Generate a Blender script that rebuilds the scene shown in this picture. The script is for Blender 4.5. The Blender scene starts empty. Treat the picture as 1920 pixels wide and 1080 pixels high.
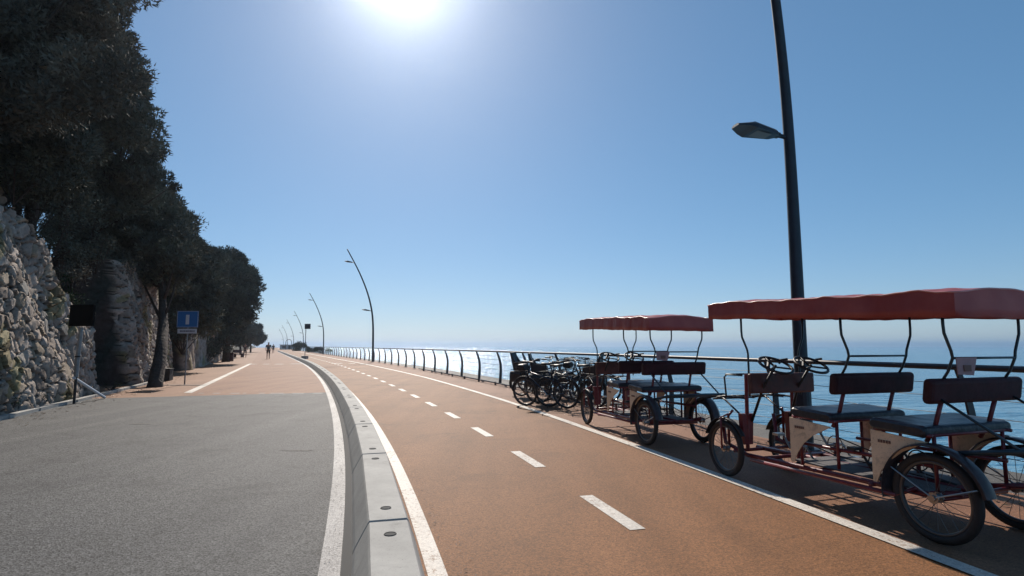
import bpy, math, random
import numpy as np
from mathutils import Vector, Matrix
R = math.radians
random.seed(7)
S = bpy.context.scene
COL = S.collection

# ------------------------------------------------------------------ camera
F = 1060.0; HOR = 648.0; CH = 1.4
PITCH = math.atan((HOR - 540) / F)
cam_d = bpy.data.cameras.new('camera'); cam = bpy.data.objects.new('camera', cam_d); COL.objects.link(cam)
cam.location = (0, 0, CH); cam.rotation_euler = (R(90) + PITCH, 0, 0)
cam_d.sensor_width = 36; cam_d.lens = 36 * F / 1920; cam_d.clip_end = 20000; cam_d.clip_start = 0.05
S.camera = cam
S.render.resolution_x = 1920; S.render.resolution_y = 1080

# ------------------------------------------------------------------ sky, sun, exposure
SUN_EL = R(35.5); SUN_AZ = R(-11.6)          # azimuth from +Y, negative = towards -X
w = bpy.data.worlds.new('World'); S.world = w; w.use_nodes = True
nt = w.node_tree; bg = nt.nodes['Background']
sky = nt.nodes.new('ShaderNodeTexSky'); sky.sky_type = 'NISHITA'; sky.sun_disc = False
sky.sun_elevation = SUN_EL; sky.sun_rotation = SUN_AZ
sky.air_density = 0.85; sky.dust_density = 0.22; sky.ozone_density = 9.0; sky.altitude = 10
hs_ = nt.nodes.new('ShaderNodeHueSaturation'); hs_.inputs['Saturation'].default_value = 1.1; hs_.inputs['Hue'].default_value = .496
nt.links.new(sky.outputs[0], hs_.inputs['Color']); gm_ = nt.nodes.new('ShaderNodeGamma'); gm_.inputs[1].default_value = .65
nt.links.new(hs_.outputs[0], gm_.inputs[0]); nt.links.new(gm_.outputs[0], bg.inputs[0]); bg.inputs[1].default_value = 0.15
sl = bpy.data.lights.new('sun', 'SUN'); sl.energy = 4.55; sl.angle = R(0.5); sl.color = (1, .91, .80)
so = bpy.data.objects.new('sun', sl); COL.objects.link(so)
sd = Vector((math.sin(SUN_AZ) * math.cos(SUN_EL), math.cos(SUN_AZ) * math.cos(SUN_EL), math.sin(SUN_EL)))
so.rotation_euler = sd.to_track_quat('Z', 'Y').to_euler()
so.location = (0, 0, 60)
S.view_settings.view_transform = 'Standard'; S.view_settings.look = 'None'
S.view_settings.exposure = 0.27; S.view_settings.gamma = 1

S.cycles.volume_bounces = 1

# ------------------------------------------------------------------ pixel to place helpers
def W(px, py, Y):
    """point of the photo's ray (px,py) at world depth Y"""
    u = (px - 960) / F; v = (540 - py) / F
    d = Vector((u, math.cos(PITCH) - v * math.sin(PITCH), math.sin(PITCH) + v * math.cos(PITCH)))
    t = Y / d.y
    return Vector((d.x * t, Y, CH + d.z * t))
def G(px, py, z=0.0):
    u = (px - 960) / F; v = (540 - py) / F
    d = Vector((u, math.cos(PITCH) - v * math.sin(PITCH), math.sin(PITCH) + v * math.cos(PITCH)))
    t = (z - CH) / d.z
    return Vector((d.x * t, d.y * t, z))

# master line: centre of the concrete divider, x as a function of y
_ky = [-12, 0, 4, 8, 12, 17, 24, 35, 48, 60, 500]
_ks = [-.16, -.235, -.27, -.312, -.34, -.358, -.383, -.405, -.432, -.436, -.436]
YS = np.arange(-12, 460, .25)
sl_ = np.interp(YS, _ky, _ks)
XS = np.concatenate([[0], np.cumsum((sl_[1:] + sl_[:-1]) / 2 * .25)])
XS = XS - np.interp(4.0, YS, XS) - .85
AL = np.concatenate([[0], np.cumsum(np.hypot(np.diff(XS), .25))])   # arc length
S0 = float(np.interp(0, YS, AL))
def C(s, o=0.0):
    """s = metres along the divider (0 abreast of the camera), o = metres to the right of it"""
    a = s + S0
    x = float(np.interp(a, AL, XS)); y = float(np.interp(a, AL, YS)); m = float(np.interp(y, YS, sl_))
    l = math.hypot(m, 1)
    return Vector((x + o / l, y - o * m / l, 0))
def head(s):
    y = float(np.interp(s + S0, AL, YS)); return -math.atan(float(np.interp(y, YS, sl_)))   # rot about z
def s_at(px, py, o):
    """arc length where the ground ray of the pixel is nearest the offset curve"""
    g = G(px, py); best = min(np.arange(-5, 300, .1), key=lambda s: (C(s, o) - g).length)
    return float(best)

# ------------------------------------------------------------------ materials
def mat(name, col, rough=.6, metal=0.0, spec=.5, noise=None, bump=None, col2=None, coat=0, sub=None):
    m = bpy.data.materials.new(name); m.use_nodes = True; n = m.node_tree; b = n.nodes['Principled BSDF']
    b.inputs['Base Color'].default_value = (*col, 1); b.inputs['Roughness'].default_value = rough
    b.inputs['Metallic'].default_value = metal; b.inputs['Specular IOR Level'].default_value = spec
    if coat: b.inputs['Coat Weight'].default_value = coat
    tc = n.nodes.new('ShaderNodeTexCoord')
    if noise:
        t = n.nodes.new('ShaderNodeTexNoise'); t.inputs['Scale'].default_value = noise; t.inputs['Detail'].default_value = 6
        t.inputs['Roughness'].default_value = .65
        n.links.new(tc.outputs['Object'], t.inputs['Vector'])
        r = n.nodes.new('ShaderNodeValToRGB'); r.color_ramp.elements[0].position = .32; r.color_ramp.elements[1].position = .68
        c2 = col2 or tuple(c * .6 for c in col)
        r.color_ramp.elements[0].color = (*c2, 1); r.color_ramp.elements[1].color = (*col, 1)
        n.links.new(t.outputs['Fac'], r.inputs[0]); n.links.new(r.outputs[0], b.inputs['Base Color'])
    if bump:
        t2 = n.nodes.new('ShaderNodeTexNoise'); t2.inputs['Scale'].default_value = bump[0]; t2.inputs['Detail'].default_value = 4
        n.links.new(tc.outputs['Object'], t2.inputs['Vector'])
        bp = n.nodes.new('ShaderNodeBump'); bp.inputs['Strength'].default_value = bump[1]; bp.inputs['Distance'].default_value = bump[2]
        n.links.new(t2.outputs['Fac'], bp.inputs['Height']); n.links.new(bp.outputs[0], b.inputs['Normal'])
    return m

def asphalt(name, a, b_, grit, gs=160, rough=.75, wear=None, stain=.82):
    """a,b: two tones of the patchy wear; grit = contrast of the stones in the surface"""
    m = bpy.data.materials.new(name); m.use_nodes = True; n = m.node_tree; L = n.links.new; p = n.nodes['Principled BSDF']
    tc = n.nodes.new('ShaderNodeTexCoord')
    big = n.nodes.new('ShaderNodeTexNoise'); big.inputs['Scale'].default_value = .35; big.inputs['Detail'].default_value = 5
    big.inputs['Roughness'].default_value = .6; L(tc.outputs['Object'], big.inputs['Vector'])
    # streaks drawn out along the direction of travel
    mp = n.nodes.new('ShaderNodeMapping'); mp.inputs['Rotation'].default_value = (0, 0, R(-18)); mp.inputs['Scale'].default_value = (2.2, .12, 1)
    L(tc.outputs['Object'], mp.inputs['Vector'])
    st = n.nodes.new('ShaderNodeTexNoise'); st.inputs['Scale'].default_value = 1.0; st.inputs['Detail'].default_value = 4; L(mp.outputs[0], st.inputs['Vector'])
    ad = n.nodes.new('ShaderNodeMath'); ad.operation = 'ADD'; L(big.outputs['Fac'], ad.inputs[0]); L(st.outputs['Fac'], ad.inputs[1])
    rp = n.nodes.new('ShaderNodeMapRange'); rp.inputs[1].default_value = .72; rp.inputs[2].default_value = 1.28; L(ad.outputs[0], rp.inputs[0])
    mx = n.nodes.new('ShaderNodeMix'); mx.data_type = 'RGBA'; mx.inputs[6].default_value = (*a, 1); mx.inputs[7].default_value = (*b_, 1)
    L(rp.outputs[0], mx.inputs[0])
    v = n.nodes.new('ShaderNodeTexVoronoi'); v.inputs['Scale'].default_value = gs; L(tc.outputs['Object'], v.inputs['Vector'])
    hs = n.nodes.new('ShaderNodeSeparateColor'); L(v.outputs['Color'], hs.inputs[0])
    fine = n.nodes.new('ShaderNodeTexNoise'); fine.inputs['Scale'].default_value = 38; fine.inputs['Detail'].default_value = 8
    fine.inputs['Roughness'].default_value = .8; L(tc.outputs['Object'], fine.inputs['Vector'])
    m1 = n.nodes.new('ShaderNodeMapRange'); m1.inputs[3].default_value = 1 - grit; m1.inputs[4].default_value = 1 + grit; L(hs.outputs[0], m1.inputs[0])
    m2 = n.nodes.new('ShaderNodeMapRange'); m2.inputs[1].default_value = .3; m2.inputs[2].default_value = .7
    m2.inputs[3].default_value = .72; m2.inputs[4].default_value = 1.28; L(fine.outputs['Fac'], m2.inputs[0])
    mu = n.nodes.new('ShaderNodeMath'); mu.operation = 'MULTIPLY'; L(m1.outputs[0], mu.inputs[0]); L(m2.outputs[0], mu.inputs[1])
    fin = n.nodes.new('ShaderNodeVectorMath'); fin.operation = 'SCALE'; L(mx.outputs[2], fin.inputs[0]); L(mu.outputs[0], fin.inputs['Scale'])
    # irregular darker stains with soft borders
    sn = n.nodes.new('ShaderNodeTexNoise'); sn.inputs['Scale'].default_value = 1.1; sn.inputs['Detail'].default_value = 9; sn.inputs['Roughness'].default_value = .7
    sn.inputs['Distortion'].default_value = .6; L(tc.outputs['Object'], sn.inputs['Vector'])
    sr = n.nodes.new('ShaderNodeMapRange'); sr.inputs[1].default_value = .52; sr.inputs[2].default_value = .66; sr.inputs[3].default_value = 1.04; sr.inputs[4].default_value = stain
    L(sn.outputs['Fac'], sr.inputs[0]); f2 = n.nodes.new('ShaderNodeVectorMath'); f2.operation = 'SCALE'; L(fin.outputs[0], f2.inputs[0]); L(sr.outputs[0], f2.inputs['Scale'])
    last = f2.outputs[0]
    if wear:
        wn = n.nodes.new('ShaderNodeTexNoise'); wn.inputs['Scale'].default_value = 22; wn.inputs['Detail'].default_value = 9; wn.inputs['Roughness'].default_value = .78
        L(tc.outputs['Object'], wn.inputs['Vector']); w2 = n.nodes.new('ShaderNodeMath'); w2.operation = 'ADD'; L(wn.outputs['Fac'], w2.inputs[0])
        w3 = n.nodes.new('ShaderNodeMath'); w3.operation = 'MULTIPLY'; w3.inputs[1].default_value = .35; L(sn.outputs['Fac'], w3.inputs[0]); L(w3.outputs[0], w2.inputs[1])
        wr = n.nodes.new('ShaderNodeMapRange'); wr.inputs[1].default_value = .74; wr.inputs[2].default_value = .80; wr.clamp = True; L(w2.outputs[0], wr.inputs[0])
        wm = n.nodes.new('ShaderNodeMix'); wm.data_type = 'RGBA'; wm.inputs[7].default_value = (*wear, 1); L(wr.outputs[0], wm.inputs[0]); L(last, wm.inputs[6]); last = wm.outputs[2]
    L(last, p.inputs['Base Color'])
    p.inputs['Roughness'].default_value = rough; p.inputs['Specular IOR Level'].default_value = .22
    bp = n.nodes.new('ShaderNodeBump'); bp.inputs['Strength'].default_value = .5; bp.inputs['Distance'].default_value = .004
    L(v.outputs['Distance'], bp.inputs['Height'])
    bp2 = n.nodes.new('ShaderNodeBump'); bp2.inputs['Strength'].default_value = .35; bp2.inputs['Distance'].default_value = .01
    L(fine.outputs['Fac'], bp2.inputs['Height']); L(bp.outputs[0], bp2.inputs['Normal']); L(bp2.outputs[0], p.inputs['Normal'])
    return m

M = {}
M['asphalt'] = asphalt('grey_asphalt', (.060, .060, .062), (.096, .095, .093), .7, 85, stain=.66)
M['red'] = asphalt('red_brown_asphalt', (.168, .072, .026), (.242, .108, .044), .42, 110, stain=.8)
M['red2'] = asphalt('worn_red_asphalt', (.19, .088, .047), (.26, .128, .072), .28, 130)
M['foot'] = asphalt('pale_orange_paving', (.22, .115, .065), (.29, .16, .098), .22, 90)
M['ledge'] = asphalt('grey_ledge', (.08, .073, .066), (.13, .122, .11), .3, 60)
M['line'] = asphalt('worn_white_line', (.50, .455, .40), (.70, .64, .57), .16, 120, .6, wear=(.26, .15, .09), stain=.9)
M['line2'] = asphalt('scuffed_white_line', (.20, .19, .185), (.36, .345, .335), .35, 110, .6, wear=(.10, .10, .10), stain=.9)
M['concrete'] = mat('kerb_concrete', (.37, .36, .335), .8, noise=3.5, col2=(.27, .262, .245), bump=(60, .25, .004))
def grime(m, sc=6, lo=.45, thr=(.55, .72)):
    n = m.node_tree; L = n.links.new; p = n.nodes['Principled BSDF']; src = p.inputs['Base Color'].links[0].from_socket
    tc = n.nodes.new('ShaderNodeTexCoord'); t = n.nodes.new('ShaderNodeTexNoise'); t.inputs['Scale'].default_value = sc; t.inputs['Detail'].default_value = 12
    t.inputs['Roughness'].default_value = .75; t.inputs['Distortion'].default_value = .8
    oi = n.nodes.new('ShaderNodeObjectInfo'); va = n.nodes.new('ShaderNodeVectorMath'); va.operation = 'ADD'; L(tc.outputs['Object'], va.inputs[0]); L(oi.outputs['Location'], va.inputs[1]); L(va.outputs[0], t.inputs['Vector'])
    r = n.nodes.new('ShaderNodeMapRange'); r.inputs[1].default_value = thr[0]; r.inputs[2].default_value = thr[1]; r.inputs[3].default_value = 1; r.inputs[4].default_value = lo; L(t.outputs['Fac'], r.inputs[0])
    pt = n.nodes.new('ShaderNodeTexNoise'); pt.inputs['Scale'].default_value = 90; pt.inputs['Detail'].default_value = 3; L(tc.outputs['Object'], pt.inputs['Vector'])
    r2 = n.nodes.new('ShaderNodeMapRange'); r2.inputs[1].default_value = .62; r2.inputs[2].default_value = .72; r2.inputs[3].default_value = 1; r2.inputs[4].default_value = .55; L(pt.outputs['Fac'], r2.inputs[0])
    mm = n.nodes.new('ShaderNodeMath'); mm.operation = 'MULTIPLY'; L(r.outputs[0], mm.inputs[0]); L(r2.outputs[0], mm.inputs[1])
    s = n.nodes.new('ShaderNodeVectorMath'); s.operation = 'SCALE'; L(src, s.inputs[0]); L(mm.outputs[0], s.inputs['Scale']); L(s.outputs[0], p.inputs['Base Color'])
grime(M['concrete'], 3.2, .62)
M['hole'] = mat('kerb_hole', (.05, .05, .05), .9)
M['dark_metal'] = mat('dark_blue_grey_paint', (.012, .02, .035), .45, .0, noise=9, col2=(.008, .012, .02))
M['rail'] = mat('rail_steel', (.02, .03, .045), .5, noise=12, col2=(.035, .028, .025))
M['wire'] = mat('wire', (.03, .035, .045), .6, 0)
M['spoke'] = mat('dull_spokes', (.12, .12, .12), .45, .6)
M['led'] = mat('lamp_lens', (.10, .09, .06), .3)
M['red_paint'] = mat('dark_red_paint', (.20, .018, .028), .4, coat=.2, noise=20, col2=(.10, .012, .018))
M['vinyl'] = mat('maroon_vinyl', (.06, .017, .022), .6, noise=5, col2=(.03, .011, .014), spec=.25, bump=(9, .4, .02))
M['seat'] = mat('dark_seat_vinyl', (.022, .026, .035), .38, noise=5, col2=(.012, .014, .02), bump=(8, .6, .03))
M['panel'] = mat('brown_front_panel', (.16, .045, .03), .5, noise=6, col2=(.055, .018, .014))
M['cream'] = mat('cream_board', (.86, .68, .47), .5, noise=5, col2=(.70, .54, .37))
M['print'] = mat('print', (.16, .09, .07), .6)
M['tube'] = mat('canopy_tube', (.03, .055, .07), .35, .3)
M['chrome'] = mat('worn_chrome', (.35, .35, .35), .3, .9)
M['fender'] = mat('grey_mudguard', (.07, .055, .058), .3, .1, noise=12, col2=(.035, .03, .033))
M['tyre'] = mat('tyre_rubber', (.018, .017, .018), .75, noise=30, col2=(.03, .027, .025))
M['rim'] = mat('alloy_rim', (.10, .10, .10), .4, .6)
M['black'] = mat('black_plastic', (.015, .015, .017), .5)
M['deck'] = mat('grey_deck', (.14, .13, .13), .7, noise=10)
M['placard'] = mat('faded_placard', (.42, .27, .27), .6, noise=12, col2=(.33, .22, .23))
M['sign_blue'] = mat('sign_blue', (.03, .16, .42), .4)
M['sign_white'] = mat('sign_white', (.62, .63, .66), .45)
M['sign_ink'] = mat('sign_ink', (.08, .08, .12), .6)
M['galv'] = mat('galvanised_post', (.32, .32, .32), .5, .5, noise=12)
M['bark'] = mat('pine_bark', (.085, .058, .045), .95, noise=5, col2=(.04, .028, .023), bump=(9, .9, .06))
M['hill'] = mat('hill_earth', (.060, .054, .044), .95, noise=1.2, col2=(.022, .026, .018), bump=(2.5, .8, .2))
M['bluebike'] = mat('dark_blue_frame', (.02, .03, .05), .35, .2)
M['bin'] = mat('dark_red_box', (.09, .03, .035), .6, noise=6)
M['wood'] = mat('dark_timber', (.05, .045, .04), .8, noise=6)
M['white_wall'] = mat('white_wall', (.6, .58, .56), .7, noise=2)
M['skin'] = mat('skin', (.40, .22, .15), .6)
M['hair'] = mat('dark_hair', (.02, .015, .012), .7)
M['shirt'] = mat('grey_green_shirt', (.06, .085, .09), .8)
M['shorts'] = mat('black_shorts', (.015, .015, .02), .8)
M['shirt2'] = mat('maroon_shirt', (.10, .05, .05), .8)

for k_ in ('cream', 'sign_blue_', 'panel', 'placard', 'vinyl'):
    if k_ in M: grime(M[k_], 7, .62, (.52, .66))
def foliage_mat(name, a, b_):
    m = bpy.data.materials.new(name); m.use_nodes = True; n = m.node_tree; L = n.links.new; p = n.nodes['Principled BSDF']
    at = n.nodes.new('ShaderNodeAttribute'); at.attribute_name = 'tone'
    mx = n.nodes.new('ShaderNodeMix'); mx.data_type = 'RGBA'; mx.inputs[6].default_value = (*a, 1); mx.inputs[7].default_value = (*b_, 1)
    L(at.outputs['Fac'], mx.inputs[0]); L(mx.outputs[2], p.inputs['Base Color'])
    p.inputs['Roughness'].default_value = .85; p.inputs['Specular IOR Level'].default_value = .08
    return m
M['pine'] = foliage_mat('pine_needles', (.060, .070, .062), (.17, .175, .13))
M['pine2'] = foliage_mat('olive_needles', (.070, .066, .056), (.20, .175, .13))
M['shrub'] = foliage_mat('shrub_leaves', (.016, .030, .016), (.06, .085, .04))

def canopy_mat():
    m = bpy.data.materials.new('red_canopy_fabric'); m.use_nodes = True; n = m.node_tree; L = n.links.new; p = n.nodes['Principled BSDF']
    tc = n.nodes.new('ShaderNodeTexCoord')
    t = n.nodes.new('ShaderNodeTexNoise'); t.inputs['Scale'].default_value = 3; t.inputs['Detail'].default_value = 5; L(tc.outputs['Object'], t.inputs['Vector'])
    r = n.nodes.new('ShaderNodeValToRGB'); r.color_ramp.elements[0].color = (.40, .075, .07, 1); r.color_ramp.elements[1].color = (.52, .13, .115, 1)
    r.color_ramp.elements[0].position = .35; r.color_ramp.elements[1].position = .65
    L(t.outputs['Fac'], r.inputs[0]); L(r.outputs[0], p.inputs['Base Color'])
    p.inputs['Roughness'].default_value = .42
    tr = n.nodes.new('ShaderNodeBsdfTranslucent'); L(r.outputs[0], tr.inputs[0])
    mx = n.nodes.new('ShaderNodeMixShader'); mx.inputs[0].default_value = .22
    L(p.outputs[0], mx.inputs[1]); L(tr.outputs[0], mx.inputs[2]); L(mx.outputs[0], n.nodes['Material Output'].inputs[0])
    mp = n.nodes.new('ShaderNodeMapping'); mp.inputs['Scale'].default_value = (1.2, 5, 2); L(tc.outputs['Object'], mp.inputs[0])
    t2 = n.nodes.new('ShaderNodeTexNoise'); t2.inputs['Scale'].default_value = 2.2; L(mp.outputs[0], t2.inputs['Vector'])
    bp = n.nodes.new('ShaderNodeBump'); bp.inputs['Strength'].default_value = .35; bp.inputs['Distance'].default_value = .04
    L(t2.outputs['Fac'], bp.inputs['Height']); L(bp.outputs[0], p.inputs['Normal'])
    return m
M['canopy'] = canopy_mat()
M['hem_glare'] = mat('hem_glare_pink', (.62, .30, .28), .35)  # pale pink imitates sun glare along the canopy's top edge

def stone_mat():
    m = bpy.data.materials.new('rough_stone'); m.use_nodes = True; n = m.node_tree; L = n.links.new; p = n.nodes['Principled BSDF']
    at = n.nodes.new('ShaderNodeAttribute'); at.attribute_name = 'stone'
    tc = n.nodes.new('ShaderNodeTexCoord')
    t = n.nodes.new('ShaderNodeTexNoise'); t.inputs['Scale'].default_value = 7; t.inputs['Detail'].default_value = 8; t.inputs['Roughness'].default_value = .75
    L(tc.outputs['Object'], t.inputs['Vector'])
    m2 = n.nodes.new('ShaderNodeMapRange'); m2.inputs[1].default_value = .3; m2.inputs[2].default_value = .7; m2.inputs[3].default_value = .6; m2.inputs[4].default_value = 1.35
    L(t.outputs['Fac'], m2.inputs[0])
    s = n.nodes.new('ShaderNodeVectorMath'); s.operation = 'SCALE'; L(at.outputs['Color'], s.inputs[0]); L(m2.outputs[0], s.inputs['Scale'])
    L(s.outputs[0], p.inputs['Base Color']); p.inputs['Roughness'].default_value = .9; p.inputs['Specular IOR Level'].default_value = .2
    bp = n.nodes.new('ShaderNodeBump'); bp.inputs['Strength'].default_value = .6; bp.inputs['Distance'].default_value = .03
    L(t.outputs['Fac'], bp.inputs['Height']); L(bp.outputs[0], p.inputs['Normal'])
    return m
M['stone'] = stone_mat()

def sea_mat():
    m = bpy.data.materials.new('sea_water'); m.use_nodes = True; n = m.node_tree; L = n.links.new; p = n.nodes['Principled BSDF']
    p.inputs['Base Color'].default_value = (.085, .26, .39, 1); p.inputs['Roughness'].default_value = .12; p.inputs['IOR'].default_value = 1.33
    tc = n.nodes.new('ShaderNodeTexCoord'); prev = None
    for sc, st, di, rot, sx in ((.05, 1, 2.2, 20, 2.4), (.30, 1, .8, -10, 2.2), (1.3, 1, .22, 30, 1.6)):
        mp = n.nodes.new('ShaderNodeMapping'); mp.inputs['Rotation'].default_value = (0, 0, R(rot)); mp.inputs['Scale'].default_value = (1, sx, 1)
        L(tc.outputs['Object'], mp.inputs[0])
        t = n.nodes.new('ShaderNodeTexNoise'); t.inputs['Scale'].default_value = sc; t.inputs['Detail'].default_value = 3; L(mp.outputs[0], t.inputs['Vector'])
        bp = n.nodes.new('ShaderNodeBump'); bp.inputs['Strength'].default_value = st; bp.inputs['Distance'].default_value = di
        L(t.outputs['Fac'], bp.inputs['Height'])
        if prev: L(prev.outputs[0], bp.inputs['Normal'])
        prev = bp
    L(prev.outputs[0], p.inputs['Normal'])
    return m
M['sea'] = sea_mat()

# ------------------------------------------------------------------ mesh builder
class MB:
    def __init__(s): s.v = []; s.f = []
    def add(s, vs, fs):
        b = len(s.v); s.v += [tuple(v) for v in vs]; s.f += [tuple(i + b for i in f) for f in fs]; return s
    def box(s, c, d, rot=None):
        x, y, z = (k / 2 for k in d); vs = [Vector((i * x, j * y, k * z)) for i in (-1, 1) for j in (-1, 1) for k in (-1, 1)]
        if rot is not None:
            vs = [rot @ v for v in vs]
        vs = [v + Vector(c) for v in vs]
        return s.add(vs, [(0, 1, 3, 2), (4, 6, 7, 5), (0, 4, 5, 1), (2, 3, 7, 6), (0, 2, 6, 4), (1, 5, 7, 3)])
    def rbox(s, c, d, r, rot=None, n=3):
        """box with rounded edges running along x (a padded roll), y and z section rounded"""
        x = d[0] / 2; hy = d[1] / 2 - r; hz = d[2] / 2 - r; sec = []
        for (sy, sz, a0) in ((1, 1, 0), (-1, 1, 90), (-1, -1, 180), (1, -1, 270)):
            for k in range(n + 1):
                a = R(a0 + 90 * k / n); sec.append((sy * hy + r * math.cos(a), sz * hz + r * math.sin(a)))
        N = len(sec); vs = []; fs = []
        stations = [(-x, .55), (-x + r * .35, .86), (-x + r, 1), (x - r, 1), (x - r * .35, .86), (x, .55)]
        for (xx, k) in stations:
            for (a, b) in sec: vs.append(Vector((xx, a * (k if d[1] < d[2] else (.9 + .1 * k)), b * (.8 + .2 * k) if d[1] < d[2] else b * k)))
        for i in range(len(stations) - 1):
            for j in range(N): fs.append((i * N + j, (i + 1) * N + j, (i + 1) * N + (j + 1) % N, i * N + (j + 1) % N))
        fs.append(tuple(range(N))); fs.append(tuple(reversed(range((len(stations) - 1) * N, len(stations) * N))))
        if rot is not None: vs = [rot @ v for v in vs]
        return s.add([v + Vector(c) for v in vs], fs)
    def tube(s, pts, r, n=8, closed=False, flat=None):
        pts = [Vector(p) for p in pts]; N = len(pts); rs = r if isinstance(r, (list, tuple)) else [r] * N
        vs = []; up0 = None
        for i, p in enumerate(pts):
            if closed: t = pts[(i + 1) % N] - pts[i - 1]
            else: t = pts[min(i + 1, N - 1)] - pts[max(i - 1, 0)]
            t.normalize()
            if up0 is None: up0 = Vector((0, 0, 1)) if abs(t.z) < .9 else Vector((1, 0, 0))
            a = t.cross(up0).normalized(); b = a.cross(t).normalized(); up0 = b
            for k in range(n):
                q = 2 * math.pi * k / n; vs.append(p + (a * math.cos(q) + b * math.sin(q)) * rs[i])
        fs = []
        for i in range(N if closed else N - 1):
            j = (i + 1) % N
            for k in range(n): fs.append((i * n + k, i * n + (k + 1) % n, j * n + (k + 1) % n, j * n + k))
        if not closed: fs.append(tuple(reversed(range(n)))); fs.append(tuple(range((N - 1) * n, N * n)))
        return s.add(vs, fs)
    def ring(s, c, Rr, r, axis='x', n=32, m=8, sq=1.0):
        """torus; sq widens the section along the axis"""
        vs = []; fs = []
        for i in range(n):
            a = 2 * math.pi * i / n
            for k in range(m):
                b = 2 * math.pi * k / m; rr = Rr + r * math.cos(b); h = r * sq * math.sin(b)
                p = (h, rr * math.cos(a), rr * math.sin(a)) if axis == 'x' else ((rr * math.cos(a), rr * math.sin(a), h))
                vs.append(Vector(p) + Vector(c))
        for i in range(n):
            for k in range(m):
                fs.append((i * m + k, i * m + (k + 1) % m, ((i + 1) % n) * m + (k + 1) % m, ((i + 1) % n) * m + k))
        return s.add(vs, fs)
    def prism(s, poly, lo, hi, axis='x'):
        """2-D polygon extruded; axis x: poly=(y,z); axis y: poly=(x,z); axis z: poly=(x,y)"""
        def P(a, b, c): return {'x': (c, a, b), 'y': (a, c, b), 'z': (a, b, c)}[axis]
        n = len(poly); vs = [P(a, b, lo) for a, b in poly] + [P(a, b, hi) for a, b in poly]
        fs = [tuple(range(n)), tuple(reversed(range(n, 2 * n)))] + [(i, i + n, (i + 1) % n + n, (i + 1) % n) for i in range(n)]
        return s.add(vs, fs)
    def build(s, name, m, parent=None, smooth=False, loc=None):
        me = bpy.data.meshes.new(name); me.from_pydata(s.v, [], s.f); me.validate()
        import bmesh
        bm = bmesh.new(); bm.from_mesh(me); bmesh.ops.recalc_face_normals(bm, faces=bm.faces); bm.to_mesh(me); bm.free()
        if smooth:
            me.polygons.foreach_set('use_smooth', [True] * len(me.polygons))
        me.materials.append(m); o = bpy.data.objects.new(name, me); COL.objects.link(o)
        if parent: o.parent = parent
        if loc: o.location = loc
        return o
def smooth_angle(o, deg=40):
    me = o.data; me.polygons.foreach_set('use_smooth', [True] * len(me.polygons))
    try: me.set_sharp_from_angle(angle=R(deg))
    except Exception: pass
    return o
def tag(o, label=None, cat=None, group=None, kind=None):
    if label: o['label'] = label
    if cat: o['category'] = cat
    if group: o['group'] = group
    if kind: o['kind'] = kind
    return o
def empty(name, label, cat, loc=(0, 0, 0), rz=0.0, group=None):
    o = bpy.data.objects.new(name, None); COL.objects.link(o); o.location = loc; o.rotation_euler = (0, 0, rz)
    o.empty_display_size = .2
    return tag(o, label, cat, group)
def copy_tree(o, parent=None):
    c = o.copy(); COL.objects.link(c); c.parent = parent
    for ch in list(o.children): copy_tree(ch, c)
    return c

# ------------------------------------------------------------------ ground, road, path
def strip(name, o1, o2, s0, s1, z, m, kind='structure', ds=1.0, thick=None):
    b = MB(); n = max(2, int((s1 - s0) / ds) + 1); vs = []
    f1 = o1 if callable(o1) else (lambda s: o1); f2 = o2 if callable(o2) else (lambda s: o2)
    for i in range(n):
        s = s0 + (s1 - s0) * i / (n - 1); p = C(s, f1(s)); q = C(s, f2(s)); vs += [(p.x, p.y, z), (q.x, q.y, z)]
    b.add(vs, [(2 * i, 2 * i + 1, 2 * i + 3, 2 * i + 2) for i in range(n - 1)])
    o = b.build(name, m)
    return tag(o, kind=kind)
RO = lambda s: float(np.interp(s, [0, 8, 14, 25, 45, 60], [3.45, 3.62, 3.82, 4.0, 3.9, 3.8]))   # edge line
RAIL = 5.72
SMAX = 440
strip('ground', -11.5, RAIL + 1.25, -9, SMAX, -.02, M['ledge'])
strip('asphalt_road', -9.0, -.1, -9, 18.2, 0.0, M['asphalt'])
strip('asphalt_road', -9.0, -.1, -9.0, -8.9, -.004, M['asphalt'])
# red road surface beyond the grey, and the footpath beside it
strip('red_road', -4.1, -.1, 18.2, SMAX, 0.0, M['red2'])
b = MB()
n = 60; vs = []
fl = lambda s: float(np.interp(s, [18.2, 21.8, 40, 48, 60], [-4.1, -5.2, -6.3, -4.6, -4.1]))
strip('footpath', -9, -4.1, 18.2, SMAX, 0.0, M['foot'])
strip('cycle_path', .1, RO, -9, SMAX, 0.0, M['red'])
strip('promenade', RO, RAIL + .12, -9, SMAX, 0.0, M['red2'])
# painted lines
strip('painted_line', -.425, -.295, -9, 140, .004, M['line2'], ds=.8)
strip('painted_line', lambda s: .225, lambda s: float(np.interp(s, [0, 12, 30], [.345, .34, .27])), -9, 30, .004, M['line'], ds=.5)
strip('road_joint', -.29, -.21, -9, 140, .006, M['hole'], ds=.8)
strip('painted_line', lambda s: RO(s) - .07, lambda s: RO(s) + .07, -9, 160, .008, M['line'], ds=.5)
s_d = s_at(1190, 993, 1.9)
k = 0; s = s_d - 2.28 * 3 - .18
while s < 90:
    a = C(s, 1.84); strip('painted_dash', 1.81, 1.94, s + .20, s + 1.20, .004, M['line'], ds=.5); s += 2.28
# left white line of the footpath, running obliquely
pa = [(352, 737), (385, 722), (430, 701), (470, 682)]
g = [G(*p) for p in pa]; b = MB(); vs = []
for i, p in enumerate(g): vs += [(p.x - .12, p.y, .008), (p.x + .12, p.y, .008)]
tag(b.add(vs, [(2 * i, 2 * i + 1, 2 * i + 3, 2 * i + 2) for i in range(len(g) - 1)]).build('painted_line', M['line']), kind='structure')
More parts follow.
